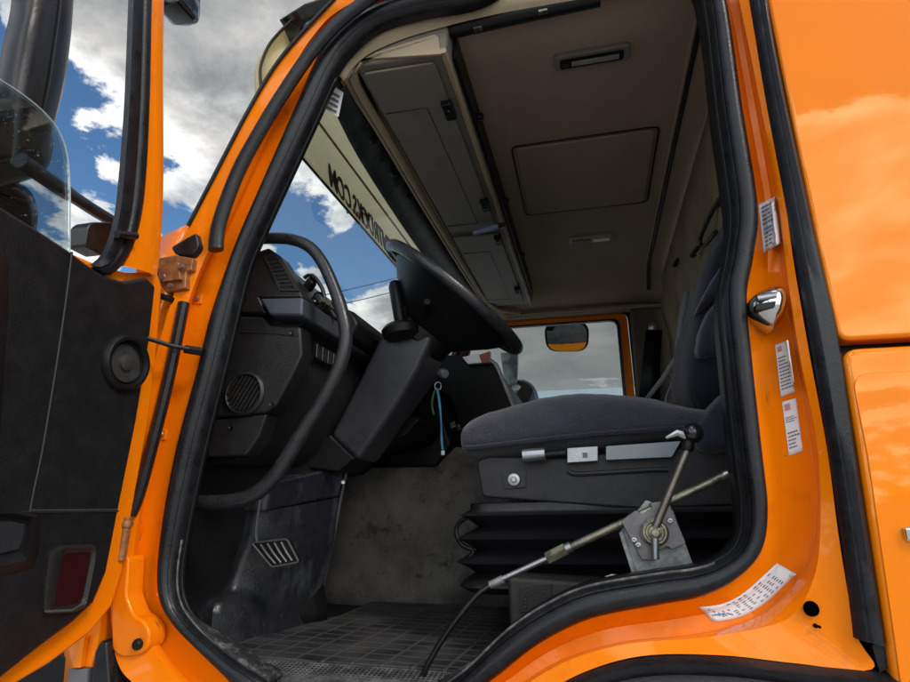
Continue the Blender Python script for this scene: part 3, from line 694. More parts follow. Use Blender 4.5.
# passenger door with its window
pd = P('passenger_door', MB().box((-.4, YF+.075, 1.6), (1.24, .05, .78)), mat('lightened_matt_orange', (.86, .25, .01), .8, spec=0), T, bevel=.02)  # lightened to offset dim light on this side, matt for the mirror's reflection
fr_o = rounded([V(-.98, YF+.07, 1.96), V(.255, YF+.07, 1.96), V(.245, YF+.07, 2.725), V(-.74, YF+.07, 2.725)], .06, 8)
fr_i = rounded([V(-.93, YF+.07, 2.0), V(.205, YF+.07, 2.0), V(.198, YF+.07, 2.685), V(-.72, YF+.07, 2.685)], .05, 8)
def ringframe(o, i, dy): 
    return MB().loft([o, i, [p+V(0, dy, 0) for p in i], [p+V(0, dy, 0) for p in o]], closed=True, ring=True)
P('window_frame', ringframe(fr_o, fr_i, .04), 'jamb', pd)
g_o = [V(p.x, YF+.055, p.z) for p in fr_i]; c_ = sum(g_o, V(0, 0, 0))/len(g_o); g_i = [c_+(p-c_)*.965 for p in g_o]
P('window_seal', ringframe(g_o, g_i, .03), 'rubber', pd)
P('window_glass', MB().prism([V(p.x, YF+.09, p.z) for p in g_i], (0, .004, 0)), 'glass', pd)
P('frame_seal', ringframe([V(p.x, YF+.04, p.z) for p in rounded([V(-1.0, 0, 1.9), V(.285, 0, 1.9), V(.272, 0, 2.745), V(-.75, 0, 2.745)], .07, 8)], [V(p.x, YF+.04, p.z) for p in rounded([V(-.98, 0, 1.93), V(.258, 0, 1.93), V(.248, 0, 2.722), V(-.73, 0, 2.722)], .06, 8)], .03), 'rubber', pd)
# kerb mirror hanging outside above the passenger window
km_c = Yp(567, 337.5, 2.72)
kmo = rounded([km_c+V(x, 0, z) for x, z in ((-.148, -.095), (.135, -.11), (.155, .105), (-.148, .12))], .085, 8)
ktilt = Matrix.Rotation(R_(37), 3, 'X')
kmo = [km_c+ktilt @ (p-km_c) for p in kmo]
km = P('kerb_mirror', MB().loft([kmo, [km_c+(p-km_c)*1.0+V(0, .02, 0) for p in kmo], [km_c+(p-km_c)*.8+V(0, .07, 0) for p in kmo], [km_c+(p-km_c)*.3+V(0, .09, 0) for p in kmo]], closed=True, cap=True), 'gloss', T, label='rounded kerb mirror outside above the passenger window')
mrows = []; ku = ktilt.transposed()
for k in (.90, .75, .6, .45, .3, .15, .02):
    row = []
    for p in kmo:
        q = ku @ ((p-km_c)*k); row.append(km_c+ktilt @ V(q.x, -.003-.010*(1-(q.z/.11)**2)-.012*(1-(q.x/.15)**2), q.z))
    mrows.append(row)
P('mirror_face', MB().loft(mrows, closed=True, cap=True), 'mirror', km, sharp=80)
P('mirror_arm', MB().tube([km_c+V(.0, .04, .06), km_c+V(-.01, .02, .16), V(km_c.x-.01, 2.45, 2.83)], .016, 8), 'blackp', km)
# passenger seat belt on the far pillar
sb = P('far_seat_belt', MB().loft([px([(646, 330), (662, 330)], 2.28), px([(642, 365), (660, 365)], 2.26), px([(637, 412), (660, 412)], 2.24)]), 'blackp', T, solid=.006)
P('belt_anchor', MB().lathe(Yp(653, 327, 2.3), (0, -1, 0), [(.03, 0), (.03, .012), (.012, .02), (.002, .02)], 12), 'steel', sb)
# passenger-side windscreen corner bits
P('far_door_mirror', MB().loft([[Yp(520, 398, 2.75)+V(.12*math.cos(a)*k, y, .13*max(-.8, math.sin(a))*k) for a in [6.2832*i/24 for i in range(24)]] for k, y in ((.85, -.04), (1, .0), (1, .08), (.5, .14))], closed=True, cap=True), 'trim', T)
P('far_corner_trim', MB().loft([px([(487, 359), (495, 365), (502, 382), (513, 410)], 1.29), px([(489, 358), (497.5, 364), (505.5, 382), (518, 410)], 1.30)]), mat('pale_trim', (.42, .42, .42), .5, var=.6, vscale=25, col2=(.08, .08, .08)), T, solid=.01)
P('far_mirror_plate', MB().prism(rounded(px([(500, 352), (518, 352), (517, 384), (505, 386)], 2.68), .02), (0, .05, 0)), mat('far_mirror_painted_reflection', (.30, .34, .37), .15, var=.8, vscale=9, col2=(.06, .07, .08), thr=(.45, .6)), T, bevel=.005)  # pale mottle is a reflection painted into the plate's colour

# =================== overhead console
cb = 2.735
con = P('overhead_console', MB().prism([V(-.572, .095, cb+.005), V(-.328, .095, cb-.003), V(-.312, .095, cb+.01), V(-.306, .095, 2.848), V(-.585, .095, 2.83)], (0, 2.06, 0)), 'console', T, bevel=.01, seg=3)
P('console_edge_trim', MB().tube(cr([V(-.32, .09, cb-.002), V(-.32, 1.0, cb-.002), V(-.32, 2.155, cb-.002)], 12), .009, 10), 'beige', con)
P('console_front_trim', MB().tube(cr([Yp(350, 62, .085), V(-.596, .18, cb+.004), V(-.591, .4, cb), V(-.588, 1.0, cb), V(-.574, 1.9, cb), V(-.535, 2.17, cb-.005), V(-.4, 2.28, cb-.012)], 30), .013, 10), 'beige', con)
P('console_front_trim', MB().tube(cr([Yp(343, 66, .09), V(-.622, .2, cb+.014), V(-.616, .4, cb+.012), V(-.613, 1.0, cb+.01), V(-.60, 1.9, cb+.01), V(-.555, 2.2, cb+.005)], 30), .009, 10), 'beige', con)
for y0, y1 in ((.115, 1.1), (1.16, 2.06)):
    q = rounded([V(-.555, y0, cb-.002), V(-.35, y0, cb-.006), V(-.35, y1, cb-.006), V(-.555, y1, cb-.002)], .012)
    d_ = P('locker_flap', MB().prism(q, (0, 0, -.008)), 'console', con, bevel=.003)
    P('seam', MB().tube([V(-.55, y0+.17, cb-.011), V(-.42, y0+.17, cb-.0125), V(-.42, y1-.06, cb-.0125), V(-.55, y1-.06, cb-.011)], .0015, 6), 'blackp', d_)
for y in (.30, .88, 1.2, 1.85):
    h_ = P('flap_latch', MB().box((-.358, y, cb-.022), (.032, .075, .022)), 'blackp', con, bevel=.005)
    P('latch_button', MB().lathe((-.358, y-.01, cb-.033), (0, 0, -1), [(.009, 0), (.008, .006), (.001, .006)], 10), 'gloss', h_)
P('rear_face', MB().box((-.303, 1.12, 2.797), (.008, 1.95, .085)), 'blackp', con, bevel=.002)
for y in (.45, 1.0, 1.55): P('rail_knob', MB().lathe((-.299, y, 2.79), (1, 0, 0), [(.012, 0), (.012, .015), (.004, .02)], 10), 'blackp', con)
# grab rail along the door header
P('header_grab_rail', MB().tube(cr([Zp(x, y, 2.82) for x, y in ((398, 44), (412, 38), (440, 33), (490, 22), (545, 10), (600, -2))], 20), .022, 10), 'blackp', T)
for x, y in ((478, 29), (543, 12)): P('rail_screw', MB().box(Zp(x, y, 2.797), (.022, .012, .006)), 'brass', T)
# a pen-shaped clip tucked at the console
pn = E('pen', Zp(487, 229, cb-.025), label='pale blue pen clipped across the overhead console edge', cat='pen')
a_, b_ = Zp(474, 233, cb-.03), Zp(499, 226, cb-.03)
P('barrel', MB().tube([a_, a_.lerp(b_, .75), b_], [.010, .012, .009], 10), 'penblue', pn)
P('cap', MB().tube([b_, b_+(b_-a_)*.2], [.012, .010], 10), 'gloss', pn)
# =================== windscreen, header, visor
wsl = [V(-1.04, .14, 2.16), V(-1.12, .5, 2.14), V(-1.15, 1.2, 2.13), V(-1.12, 1.95, 2.14), V(-1.04, 2.3, 2.16)]
wsu = [V(-.64, .16, 2.79), V(-.68, .5, 2.81), V(-.70, 1.2, 2.82), V(-.68, 1.95, 2.81), V(-.64, 2.28, 2.79)]
P('windscreen', MB().loft([cr(wsl, 20), cr(wsu, 20)]), 'glass', T)
hdr = lambda t, d: [a.lerp(b, t)+V(d, 0, -d*.1) for a, b in zip(cr(wsl, 20), cr(wsu, 20))]
P('windscreen_header', MB().loft([hdr(.875, .012), hdr(.88, .028), hdr(.93, .045), hdr(1.0, .06), hdr(1.02, .02)]), 'gasket', T)
for y in (.42, .62, .8): P('header_fastener', MB().lathe((-.648, y, 2.745), (.8, 0, -.6), [(.016, 0), (.014, .012), (.005, .016), (.001, .012)], 12), 'blackp', T)
vg = [Yp(324, 83, .22), Yp(346, 92, .22), Yp(340, 122, .22), Yp(322, 110, .22)]
st1 = P('windscreen_sticker', MB().prism([Yp(x, y, .125) for x, y in ((330, 84), (343, 93), (338, 117), (322, 107))], (.001, .001, .001)), 'paper', T, label='white toll sticker in the upper windscreen corner')
mb = MB()
for k in range(4): mb.add([Yp(330-1.6*k, 90+5*k, .123), Yp(340-1.0*k, 96+5*k, .123), Yp(339.5-1.0*k, 98+5*k, .123), Yp(329.5-1.6*k, 92+5*k, .123)], [(0, 1, 2, 3)])
P('print', mb, 'ink', st1, smooth=False)
# sun visor: tall translucent plate ahead of the header, lettered on its front
vprof = [(-.90, 2.715), (-.912, 2.75), (-.922, 2.80), (-.925, 2.85), (-.908, 2.91), (-.88, 2.95), (-.836, 2.993)]
def profx(z):
    for (x0, z0), (x1, z1) in zip(vprof, vprof[1:]):
        if z <= z1: return x0+(x1-x0)*(z-z0)/(z1-z0)
    return vprof[-1][0]
ys = [.14, .16, .2, .3, .6, 1.2, 1.8, 2.1, 2.25]
rows = [cr([V(x+.03*(y == .14), y, z) for x, z in vprof], 24) for y in ys]
vz = P('sun_visor', MB().loft(rows), 'visor', T, solid=.004, label='beige translucent sun visor with black lettering above the windscreen')
P('visor_edge', MB().tube([r[0] for r in rows], .005, 8), 'letter', vz)
P('visor_end_edge', MB().tube(rows[0], .0045, 8), 'letter', vz)
P('visor_end', MB().prism([V(x, 0, z) for x, z in [(-.922, 2.80), (-.925, 2.85), (-.908, 2.91), (-.88, 2.95), (-.85, 2.975), (-.80, 2.86), (-.80, 2.75), (-.885, 2.72)]], (0, .004, 0)) if 0 else MB().loft([cr([V(x, .155, z) for x, z in vprof], 16), cr([V(-.845, .20, 2.70), V(-.82, .2, 2.80), V(-.815, .2, 2.90), V(-.825, .2, 2.985)], 16)]), 'visor', vz, solid=.003)
P('visor_lip', MB().tube([V(profx(2.915)+.008, y, 2.915) for y in (.2, 1.2, 2.2)], .005, 8), 'beige', vz)
P('visor_top', MB().loft([[V(-.84, y, 2.99), V(-.76, y, 3.03), V(-.66, y, 3.045), V(-.60, y, 3.04)] for y in (.13, 1.2, 2.25)]+[]), 'gloss', vz, solid=.006)
P('visor_shade', MB().loft([cr([V(-.84, .15, 2.985), V(-.815, .19, 2.90), V(-.82, .19, 2.80), V(-.80, .19, 2.74)], 10), cr([V(-.62, .15, 3.03), V(-.62, .19, 2.92), V(-.64, .19, 2.84), V(-.66, .19, 2.78)], 10)]), 'gloss', vz, solid=.004)
tm = text_mb('EMTRUCKS.COM', .155, (0, 0, 0), (0, -1, 0), (0, 0, 1), .004, .002, 1.0)
xs = [v.y for v in tm.v]; wdt = max(xs)-min(xs)
ynear, yfar = Xp(330, 181, -.912).y, Xp(391, 243, -.915).y
k_ = (yfar-ynear)/wdt
tm.v = [V(profx(2.745+v.z*.92)+v.x*1.0, ynear+(v.y-min(xs))*k_, 2.745+v.z*.92) for v in tm.v]
P('lettering', tm, 'letter', vz, smooth=False)
for y in (.3, 1.2, 2.0): P('visor_bracket', MB().tube([V(-.87, y, 3.0), V(-.66, y, 2.93)], .012, 8), 'blackp', vz)
P('wiper_arm', MB().tube([Xp(348, 212, -.93), Xp(370, 216, -.93)], .008, 6), 'blackp', T)

# =================== dashboard
prof = [(-1.05, 2.16), (-.90, 2.22), (-.845, 2.246), (-.815, 2.246), (-.787, 2.229), (-.723, 2.124), (-.712, 2.105), (-.705, 2.05), (-.735, 2.035), (-.715, 1.95), (-.73, 1.885), (-.785, 1.80), (-.805, 1.75), (-.86, 1.70), (-1.05, 1.68)]
db = P('dashboard', MB().prism([V(x-.012, .19, z-.006) for x, z in prof], (0, 2.08, 0)), 'dash', T, bevel=.006)
capt = [(238, 316), (262, 316), (270, 325), (300, 326), (303, 354), (293, 374), (277, 405), (266, 413), (200, 419), (205, 360)]
P('end_cap_panel', MB().prism(px(capt, .15), (0, .06, 0)), 'dash', db, bevel=.008, seg=3)
capu = [(238, 310), (252, 262), (260, 250), (268, 247.5), (278, 255), (299, 290), (304, 297), (262, 297), (270, 312), (240, 313)]
P('end_cap_upper', MB().prism(px([(226, 313), (250, 262), (258, 251), (268, 247.5), (279, 255), (300, 291), (303, 298), (259, 298), (266, 313)], .147), (0, .06, 0)), 'dash', db, bevel=.006, seg=3)
P('dash_ledge', MB().prism(px([(259, 298), (303, 297), (302, 316), (269, 315)], .125), (0, .75, 0)), mat('ledge_plastic', (.045, .05, .06), .35, bump=.2, bscale=300), db, bevel=.008, seg=3)
capl = [(200, 421), (267, 413.5), (259, 437), (245, 456), (195, 458)]
P('end_cap_lower', MB().prism(px(capl, .155), (0, .06, 0)), 'dash', db, bevel=.006)
P('screw_hole', MB().lathe(Yp(231, 427, .153), (0, 1, 0), [(.007, .003), (.006, -.002), (.004, 0), (.0005, .0)], 12), 'blackp', db)
# demister slot on the cap shoulder
sv = P('demister_vent', ringframe(px([(263, 256), (276, 253.5), (299, 291), (279, 291)], .143), px([(266, 258), (275, 256), (295, 288.5), (281, 288.5)], .143), .02), 'dash', db, bevel=.001)
P('vent_slot', MB().prism(px([(266, 258), (275, 256), (295, 288.5), (281, 288.5)], .1455), (0, .002, 0)), 'letter', sv)
for k in range(8):
    t = (k+.5)/8
    a_ = Yp(266+15*t, 258+30.5*t, .144); b_ = Yp(275+20*t, 256+32.5*t, .144)
    P('vent_fin', MB().tube([a_, b_], .0018, 6), 'dash', sv)
# round air vent
vc = Yp(245, 393.5, .148)
rv = P('round_air_vent', MB().lathe(vc, (0, -1, 0), [(.056, -.004), (.055, .004), (.049, .009), (.045, .004), (.043, -.01)], 40, cap=False), 'dash', db)
P('vent_well', MB().lathe(vc, (0, -1, 0), [(.0445, -.012), (.0444, -.002), (.044, .0005), (.0005, .0005)], 40), 'letter', rv)
for k in range(8):
    u = -.037+.0105*k; hh = math.sqrt(max(.0435**2-u*u, 0))
    d1 = V(.50, 0, .866); d2 = V(.866, 0, -.5)
    P('louvre', MB().box(vc+d2*u+V(0, -.005, 0), (.0052, .008, 2*hh), Matrix.Rotation(R_(30), 3, 'Y')), 'dash', rv)
# inner dash: cluster hood, switches, gauges (deep in shade)
P('cluster_hood', MB().prism([V(-.80, .36, 2.20), V(-.66, .36, 2.13), V(-.64, .36, 2.09), V(-.66, .36, 2.05), V(-.80, .36, 2.06)], (0, .62, 0)), 'blackp', db, bevel=.012, seg=3)
for k in range(5):
    P('switch', MB().box((-.70, .235+.028*k, 2.125-.0), (.012, .02, .028), Matrix.Rotation(R_(-32), 3, 'Y')), 'gloss', db, bevel=.002)
for k in range(4):
    P('rocker_switch', MB().box((-.712, .26+.034*k, 1.985), (.014, .026, .04)), 'gloss', db, bevel=.003)
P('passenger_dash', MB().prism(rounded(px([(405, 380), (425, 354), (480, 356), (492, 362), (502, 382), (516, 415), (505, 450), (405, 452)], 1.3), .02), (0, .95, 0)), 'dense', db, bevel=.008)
P('glove_box', MB().box((-.70, 1.75, 1.93), (.04, .7, .16)), 'blackp', db, bevel=.01)
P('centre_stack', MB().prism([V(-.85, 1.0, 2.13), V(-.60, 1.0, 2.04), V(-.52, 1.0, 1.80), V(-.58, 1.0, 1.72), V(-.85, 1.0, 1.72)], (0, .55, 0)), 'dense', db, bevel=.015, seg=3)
for k in range(3):
    P('knob', MB().lathe((-.545, 1.1+.09*k, 1.88), (1, 0, .3), [(.022, 0), (.02, .02), (.002, .022)], 14), 'gloss', db)
for x, y, r_ in ((311, 283, .016), (318, 297, .014), (327, 309, .018), (314, 303, .010)):
    P('dash_knob', MB().lathe(Yp(x, y, .30), (.6, -.5, .4), [(r_, -.02), (r_, .004), (r_*.8, .012), (r_*.3, .014), (.0005, .013)], 14), 'gloss', db)
P('dash_bracket', MB().tube(cr(px([(304, 278), (312, 275), (322, 288), (326, 303), (336, 318)], .29), 14), .006, 8), 'handle', db)
P('dash_seam', MB().tube(px([(240, 332), (268, 333), (298, 336)], .1485), .0012, 6), 'letter', db)
for x, y in ((246, 300), (292, 333), (272, 404)): P('dash_screw', MB().lathe(Yp(x, y, .148), (0, -1, 0), [(.006, -.001), (.005, .003), (.001, .002)], 10), 'gloss', db)
# =================== grab handle
gp = cr(px([(252, 239), (262, 238.5), (288, 239), (308, 246), (322, 262), (334, 288), (343, 316), (346, 338), (340, 365), (324, 398), (300, 436), (279, 470), (262, 489), (245, 498.5), (225, 502), (190, 503)], .135), 60)
P('grab_handle', MB().tube(gp, [.0155]*20+[.0165]*20+[.018]*20, 14), 'handle', T, label='long black bent grab handle on the front pillar')
# =================== steering
wc = V(-.415, .6, 2.232); d_ = V(.762, 0, -.649).normalized(); n_ = V(.649, 0, .762).normalized(); y_ = V(0, 1, 0)
def wring(r, h): return [wc+d_*math.cos(6.28318*k/48)*r+y_*math.sin(6.28318*k/48)*r+n_*h for k in range(48)]
sw = P('steering_wheel', MB().tube(wring(.262, 0), .0185, 14, closed=True), 'handle', T)
P('wheel_hub', MB().loft([wring(.05, .03), wring(.13, .02), wring(.225, -.002), wring(.232, -.014), wring(.19, -.06), wring(.13, -.115), wring(.085, -.16), wring(.05, -.17)], closed=True, cap=True), 'blackp', sw, sharp=50)
for k in range(9):
    aa = R_(158+k*5.5); c_ = wc+d_*math.cos(aa)*.262+y_*math.sin(aa)*.262; u = d_*math.cos(aa)+y_*math.sin(aa)
    P('grip_rib', MB().tube([c_+(u*math.cos(6.2832*i/14)+n_*math.sin(6.2832*i/14))*.0185 for i in range(14)], .003, 6, closed=True), 'handle', sw)
for a in (25, 155, 205, 335):
    ca, sa = math.cos(R_(a)), math.sin(R_(a)); u = d_*ca+y_*sa; w_ = u.cross(n_)
    P('wheel_spoke', MB().loft([[wc+u*.12+w_*s*.055+n_*h for s, h in ((-1, 0), (1, 0), (1, -.045), (-1, -.045))], [wc+u*.26+w_*s*.03+n_*h for s, h in ((-1, .008), (1, .008), (1, -.012), (-1, -.012))]], closed=True, cap=True), 'blackp', sw, bevel=.006)
# column: upper shroud, wedge, lower leg
c0 = wc-n_*.14; c1 = V(-.74, .6, 1.75)
def sect(c, w, h): return [c+y_*(a*w)+d_*(b*h) for a, b in ((-1, -1), (1, -1), (1, 1), (-1, 1))]
sc_ = P('steering_column', MB().loft([sect(c0.lerp(c1, -.02), .085, .06), sect(c0.lerp(c1, .25), .10, .085), sect(c0.lerp(c1, .6), .085, .075), sect(c0.lerp(c1, 1.0), .08, .062)], closed=True, cap=True), mat('column_plastic', (.024, .024, .029), .36, spec=.4, var=.5, vscale=12, col2=(.055, .055, .06), bump=.2, bscale=300), T, bevel=.018, seg=3)
P('column_switch_pod', MB().loft([[c0+n_*h+(d_*math.cos(6.28318*k/20)+y_*math.sin(6.28318*k/20))*r for k in range(20)] for r, h in ((.06, -.06), (.10, -.045), (.105, .02), (.08, .05))], closed=True, cap=True), 'blackp', sc_, bevel=.005)
# stalk with knurled collar on the front side of the column
s0, s1 = Yp(401, 328, .5), Yp(394, 282, .5)
P('stalk_collar', MB().lathe(s0+V(0, 0, -.01), (s1-s0), [(.032, -.03), (.055, -.016), (.060, .006), (.05, .018), (.046, .02), (.04, .01), (.026, .018)], 24), 'blackp', sc_)
P('stalk', MB().tube([s0, s0.lerp(s1, .5), s0.lerp(s1, .9), s1], [.019, .021, .0225, .016], 12, flat=.85), 'blackp', sc_)
P('stalk_ring', MB().lathe(s0, (s1-s0), [(.030, .008), (.034, .012), (.030, .016)], 20), 'gloss', sc_)
P('indicator_stalk', MB().tube([c0+V(.02, -.09, 0), c0+V(.06, -.2, .03)], [.008, .010], 8), 'blackp', sc_)
P('ignition_lock', MB().lathe(Yp(441, 373, .56), (.5, -.5, -.2), [(.014, 0), (.016, .02), (.012, .028), (.002, .028)], 14), 'steel', sc_)
# footwell: toe board running from pillar to column foot
tb_rows = []
for t in [i/12 for i in range(13)]:
    y = .14+(.62-.14)*t
    xb = -1.03+(.20)*t**1.6
    tb_rows.append([V(xb+.075*(1-t)+.02*t-.00, y, 1.245), V(xb+.02, y, 1.29), V(xb-.005, y, 1.40), V(xb+.02*t, y, 1.56), V(xb+.06*t, y, 1.73), V(xb+.08*t, y, 1.80)])
P('toe_board', MB().loft([cr(r, 14) for r in tb_rows]), 'blackp', T, solid=.006)
P('column_boot', MB().loft([sect(V(-.745, .6, 1.76), .075, .06), [V(-.93, .50, 1.70), V(-.93, .66, 1.70), V(-.74, .63, 1.68), V(-.76, .54, 1.68)]], closed=True, cap=True), 'blackp', sc_, bevel=.01)
# pedal
pq = px([(252, 543), (287, 539), (299, 562), (272, 567)], .31)
pn_ = (pq[1]-pq[0]).cross(pq[3]-pq[0]).normalized()
if pn_.y > 0: pn_ = -pn_
pdl = P('pedal', MB().prism(rounded(pq, .008), -pn_*.02), 'rubber', T, bevel=.003, label='ribbed black pedal in the footwell')
for k in range(4):
    t = .2+.2*k 
    e0, e1 = pq[0].lerp(pq[1], t), pq[3].lerp(pq[2], t)
    P('pedal_rib', MB().tube(cr([e0.lerp(e1, .1)+pn_*.001, e0.lerp(e1, .5)+pn_*.004, e0.lerp(e1, .9)+pn_*.001], 8), .0032, 6), 'ribsteel', pdl)
P('pedal_rim', MB().tube([p+pn_*.001 for p in rounded(pq, .008)], .0028, 6, closed=True), 'ribsteel', pdl)
P('pedal_arm', MB().tube(cr(px([(258, 545), (256, 536), (257, 520), (260, 500), (262, 480)], .325), 12), .0040, 8), 'ribsteel', pdl)
# clutch pedal deeper in the dark
# engine tunnel in carpet
tr = []
for x in [-1.05+.115*i for i in range(14)]:
    off = .012*math.sin(9*x)
    tr.append(cr([V(x, .965+off*.3, 1.24), V(x, .985+off, 1.35), V(x, 1.0+off, 1.55), V(x, 1.01, 1.70), V(x, 1.05, 1.775), V(x, 1.12, 1.80), V(x, 1.5, 1.81), V(x, 2.0, 1.80)], 22))
P('engine_tunnel', MB().loft(tr), 'carpet', T, solid=.006)
# lower dash soft apron hiding wiring above the tunnel
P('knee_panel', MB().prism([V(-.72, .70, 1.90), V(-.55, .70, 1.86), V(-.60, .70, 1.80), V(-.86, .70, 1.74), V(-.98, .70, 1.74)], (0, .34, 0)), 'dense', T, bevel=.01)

# =================== driver seat
def seat_part(stations, y0, y1, e=3.2, n=28):
    """stations: (x, zb, zt, inset)"""
    rows = []
    for x, zb, zt, ins in stations:
        cy, cz = (y0+y1)/2, (zb+zt)/2; a, b = (y1-y0)/2-ins, (zt-zb)/2; r = []
        for k in range(n):
            t = 6.28318*k/n; c, s = math.cos(t), math.sin(t)
            r.append(V(x, cy+a*math.copysign(abs(c)**(2/e), c), cz+b*math.copysign(abs(s)**(2/e), s)))
        rows.append(r)
    return MB().loft(rows, closed=True, cap=True)
def zY(x, y, Y): return Yp(x, y, Y).z
sb_ = P('driver_seat', MB().prism(rounded(px([(476, 461), (488, 457), (560, 457), (690, 447), (745, 440), (745, 505), (640, 509), (560, 503), (482, 497)], .40), .012), (0, .44, 0)), 'seatbase', T, bevel=.008, seg=3, label='driver seat with navy grey fabric on black bellows')
st = []
xq = [(-.355, 436, 448, .06), (-.348, 428, 456, .03), (-.33, 424, 460, .01), (-.29, 416, 462, .0), (-.22, 408, 461, 0), (-.14, 401, 459, 0), (-.06, 397.5, 456, 0), (.02, 396.5, 452, 0), (.10, 399.5, 448, 0), (.18, 406, 442, 0), (.27, 414, 438, 0), (.34, 418, 436, .01)]
for x, ty, by, ins in xq:
    # crest at the seat's middle, lower rim on its near side
    ztop = CAM.z; 
    def zat(y_px, Y, X):
        lo_, hi_ = 0, 910
        for _ in range(40):
            m_ = (lo_+hi_)/2
            if Yp(m_, y_px, Y).x < X: lo_ = m_
            else: hi_ = m_
        return Yp(lo_, y_px, Y).z
    st.append((x, zat(by, .40, x), zat(ty, .58, x), ins))
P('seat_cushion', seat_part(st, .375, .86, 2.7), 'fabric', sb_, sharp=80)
def soften(o, size, amt):
    sub = o.modifiers.new('sub', 'SUBSURF'); sub.levels = 2; sub.render_levels = 2
    tx = bpy.data.textures.new('sag', 'CLOUDS'); tx.noise_scale = size; tx.noise_depth = 2
    dm = o.modifiers.new('sag', 'DISPLACE'); dm.texture = tx; dm.strength = amt; dm.mid_level = .5; dm.texture_coords = 'LOCAL'
soften(bpy.data.objects['seat_cushion'], .11, .016)
P('cushion_piping', MB().tube(cr([V(x, .374, zb+(zt-zb)*.26) for x, zb, zt, i in st[2:]], 30), .006, 6), 'fabric2', sb_)
# silver adjusters on the base
P('adjuster_knob', MB().tube([Yp(523, 456, .37), Yp(545, 454, .37)], [.017, .016], 14), 'silver', sb_)
P('adjuster_shaft', MB().tube([Yp(545, 455, .385), Yp(566, 453, .385)], .010, 12), 'blackp', sb_)
P('adjuster_block', MB().prism(px([(567, 448), (598, 446), (598, 461), (567, 463)], .375), (0, .03, 0)), 'silver', sb_, bevel=.002)
P('adjuster_mark', MB().box(Yp(585, 455, .3735), (.012, .001, .012)), 'ink', sb_)
P('support_tube', MB().prism(rounded(px([(606, 446), (681, 441), (672, 457), (606, 460)], .375), .004), (0, .035, 0)), mat('pale_tube', (.20, .225, .24), .4, metal=.3), sb_, bevel=.006, seg=3)
P('base_slot', MB().tube(cr(px([(568, 471), (575, 474), (600, 473), (650, 470), (668, 470)], .398), 20), .006, 8), 'letter', sb_)
P('badge_recess', MB().prism(rounded(px([(502, 472), (526, 470), (526, 487), (504, 489)], .396), .006), (0, .01, 0)), 'letter', sb_, bevel=.001)
P('badge', MB().lathe(Yp(514, 479.5, .394), (0, -1, 0), [(.016, 0), (.015, .004), (.008, .005), (.006, .008), (.0005, .008)], 12), 'steel', sb_)
# bellows with pleats
bz = [(1.602, 0), (1.585, .0), (1.572, .022), (1.558, .0), (1.543, -.018), (1.528, .006), (1.515, .028), (1.50, .004), (1.485, -.014), (1.47, .01), (1.458, .030), (1.445, .006), (1.43, -.012), (1.415, .014), (1.402, .024), (1.385, 0)]
rows = []
for z, o_ in bz:
    b_ = rounded([V(-.335-o_, .405-o_, z), V(.42, .405-o_, z), V(.42, .85+o_, z), V(-.335-o_, .85+o_, z)], .06, 5)
    b_ = [p+V(0, 0, .010*math.sin(5*p.x)-.03*(p.x+.33)*.25) for p in b_]
    rows.append(b_)
P('seat_bellows', MB().loft(rows, closed=True), 'bellows', sb_, sharp=80)
P('bellows_hook', MB().tube(cr(px([(476, 512), (460, 522), (456, 532), (462, 545), (474, 551), (466, 560)], .42), 20), .006, 8), 'blackp', sb_)
ped = P('seat_pedestal', MB().prism([V(-.21, .30, 1.24), V(.42, .30, 1.24), V(.42, .30, 1.41), V(-.215, .30, 1.43)], (0, .5, 0)), mat('pedestal', (.03, .027, .024), .6, var=.6, vscale=20, col2=(.014, .013, .012), bump=.3, bscale=60), sb_, bevel=.01)
P('pedestal_plate', MB().prism(px([(520, 588), (552, 584), (552, 596), (536, 612), (520, 612)], .295), (0, .004, 0)), 'seatbase', sb_, bevel=.001)
for x, y in ((525, 598), (525, 606)): P('bolt_hole', MB().lathe(Yp(x, y, .2935), (0, -1, 0), [(.005, 0), (.0045, .001), (.0005, .0005)], 10), 'letter', sb_)
# backrest
bk = []
for (x_, y_p), ins in (((672, 432), .03), ((666, 405), .0), ((668, 371), 0), ((673, 345), 0), ((684, 310), 0), ((696, 282), 0), ((712, 250), 0), ((726, 224), .02), ((742, 195), .05), ((752, 182), .1)):
    q = Yp(x_, y_p, .84); xf = q.x; xb = max(.452, xf+.08); r = []; cy = .635; a = .21-ins; cx = (xf+xb)/2; b = (xb-xf)/2
    for k in range(28):
        t = 6.28318*k/28; c, sn = math.cos(t), math.sin(t)
        r.append(V(cx+b*math.copysign(abs(c)**.6, c), cy+a*math.copysign(abs(sn)**.6, sn), q.z))
    bk.append(r)
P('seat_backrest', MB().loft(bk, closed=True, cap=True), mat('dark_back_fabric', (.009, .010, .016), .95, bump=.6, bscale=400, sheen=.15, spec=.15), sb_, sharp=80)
soften(bpy.data.objects['seat_backrest'], .12, .018)
def bolster(pts, Y, th, m, name='seat_bolster'):
    q = rounded(px(pts, Y), .03, 5); c = sum(q, V(0, 0, 0))/len(q)
    rr = [[c+(p-c)*k+V(0, dy, 0) for p in q] for k, dy in ((.55, -.02), (.8, -.014), (.95, .0), (1, .02), (1, th), (.9, th+.02))]
    o = P(name, MB().loft(rr, closed=True, cap=True), m, sb_, sharp=80); soften(o, .07, .010); return o
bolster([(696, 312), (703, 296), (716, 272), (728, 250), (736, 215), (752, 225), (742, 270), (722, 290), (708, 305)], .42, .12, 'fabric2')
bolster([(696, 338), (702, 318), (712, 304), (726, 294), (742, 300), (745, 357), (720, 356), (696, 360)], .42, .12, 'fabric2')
bolster([(688, 430), (715, 400), (745, 375), (750, 450), (700, 455)], .38, .06, 'fabric2', 'recliner_cover')
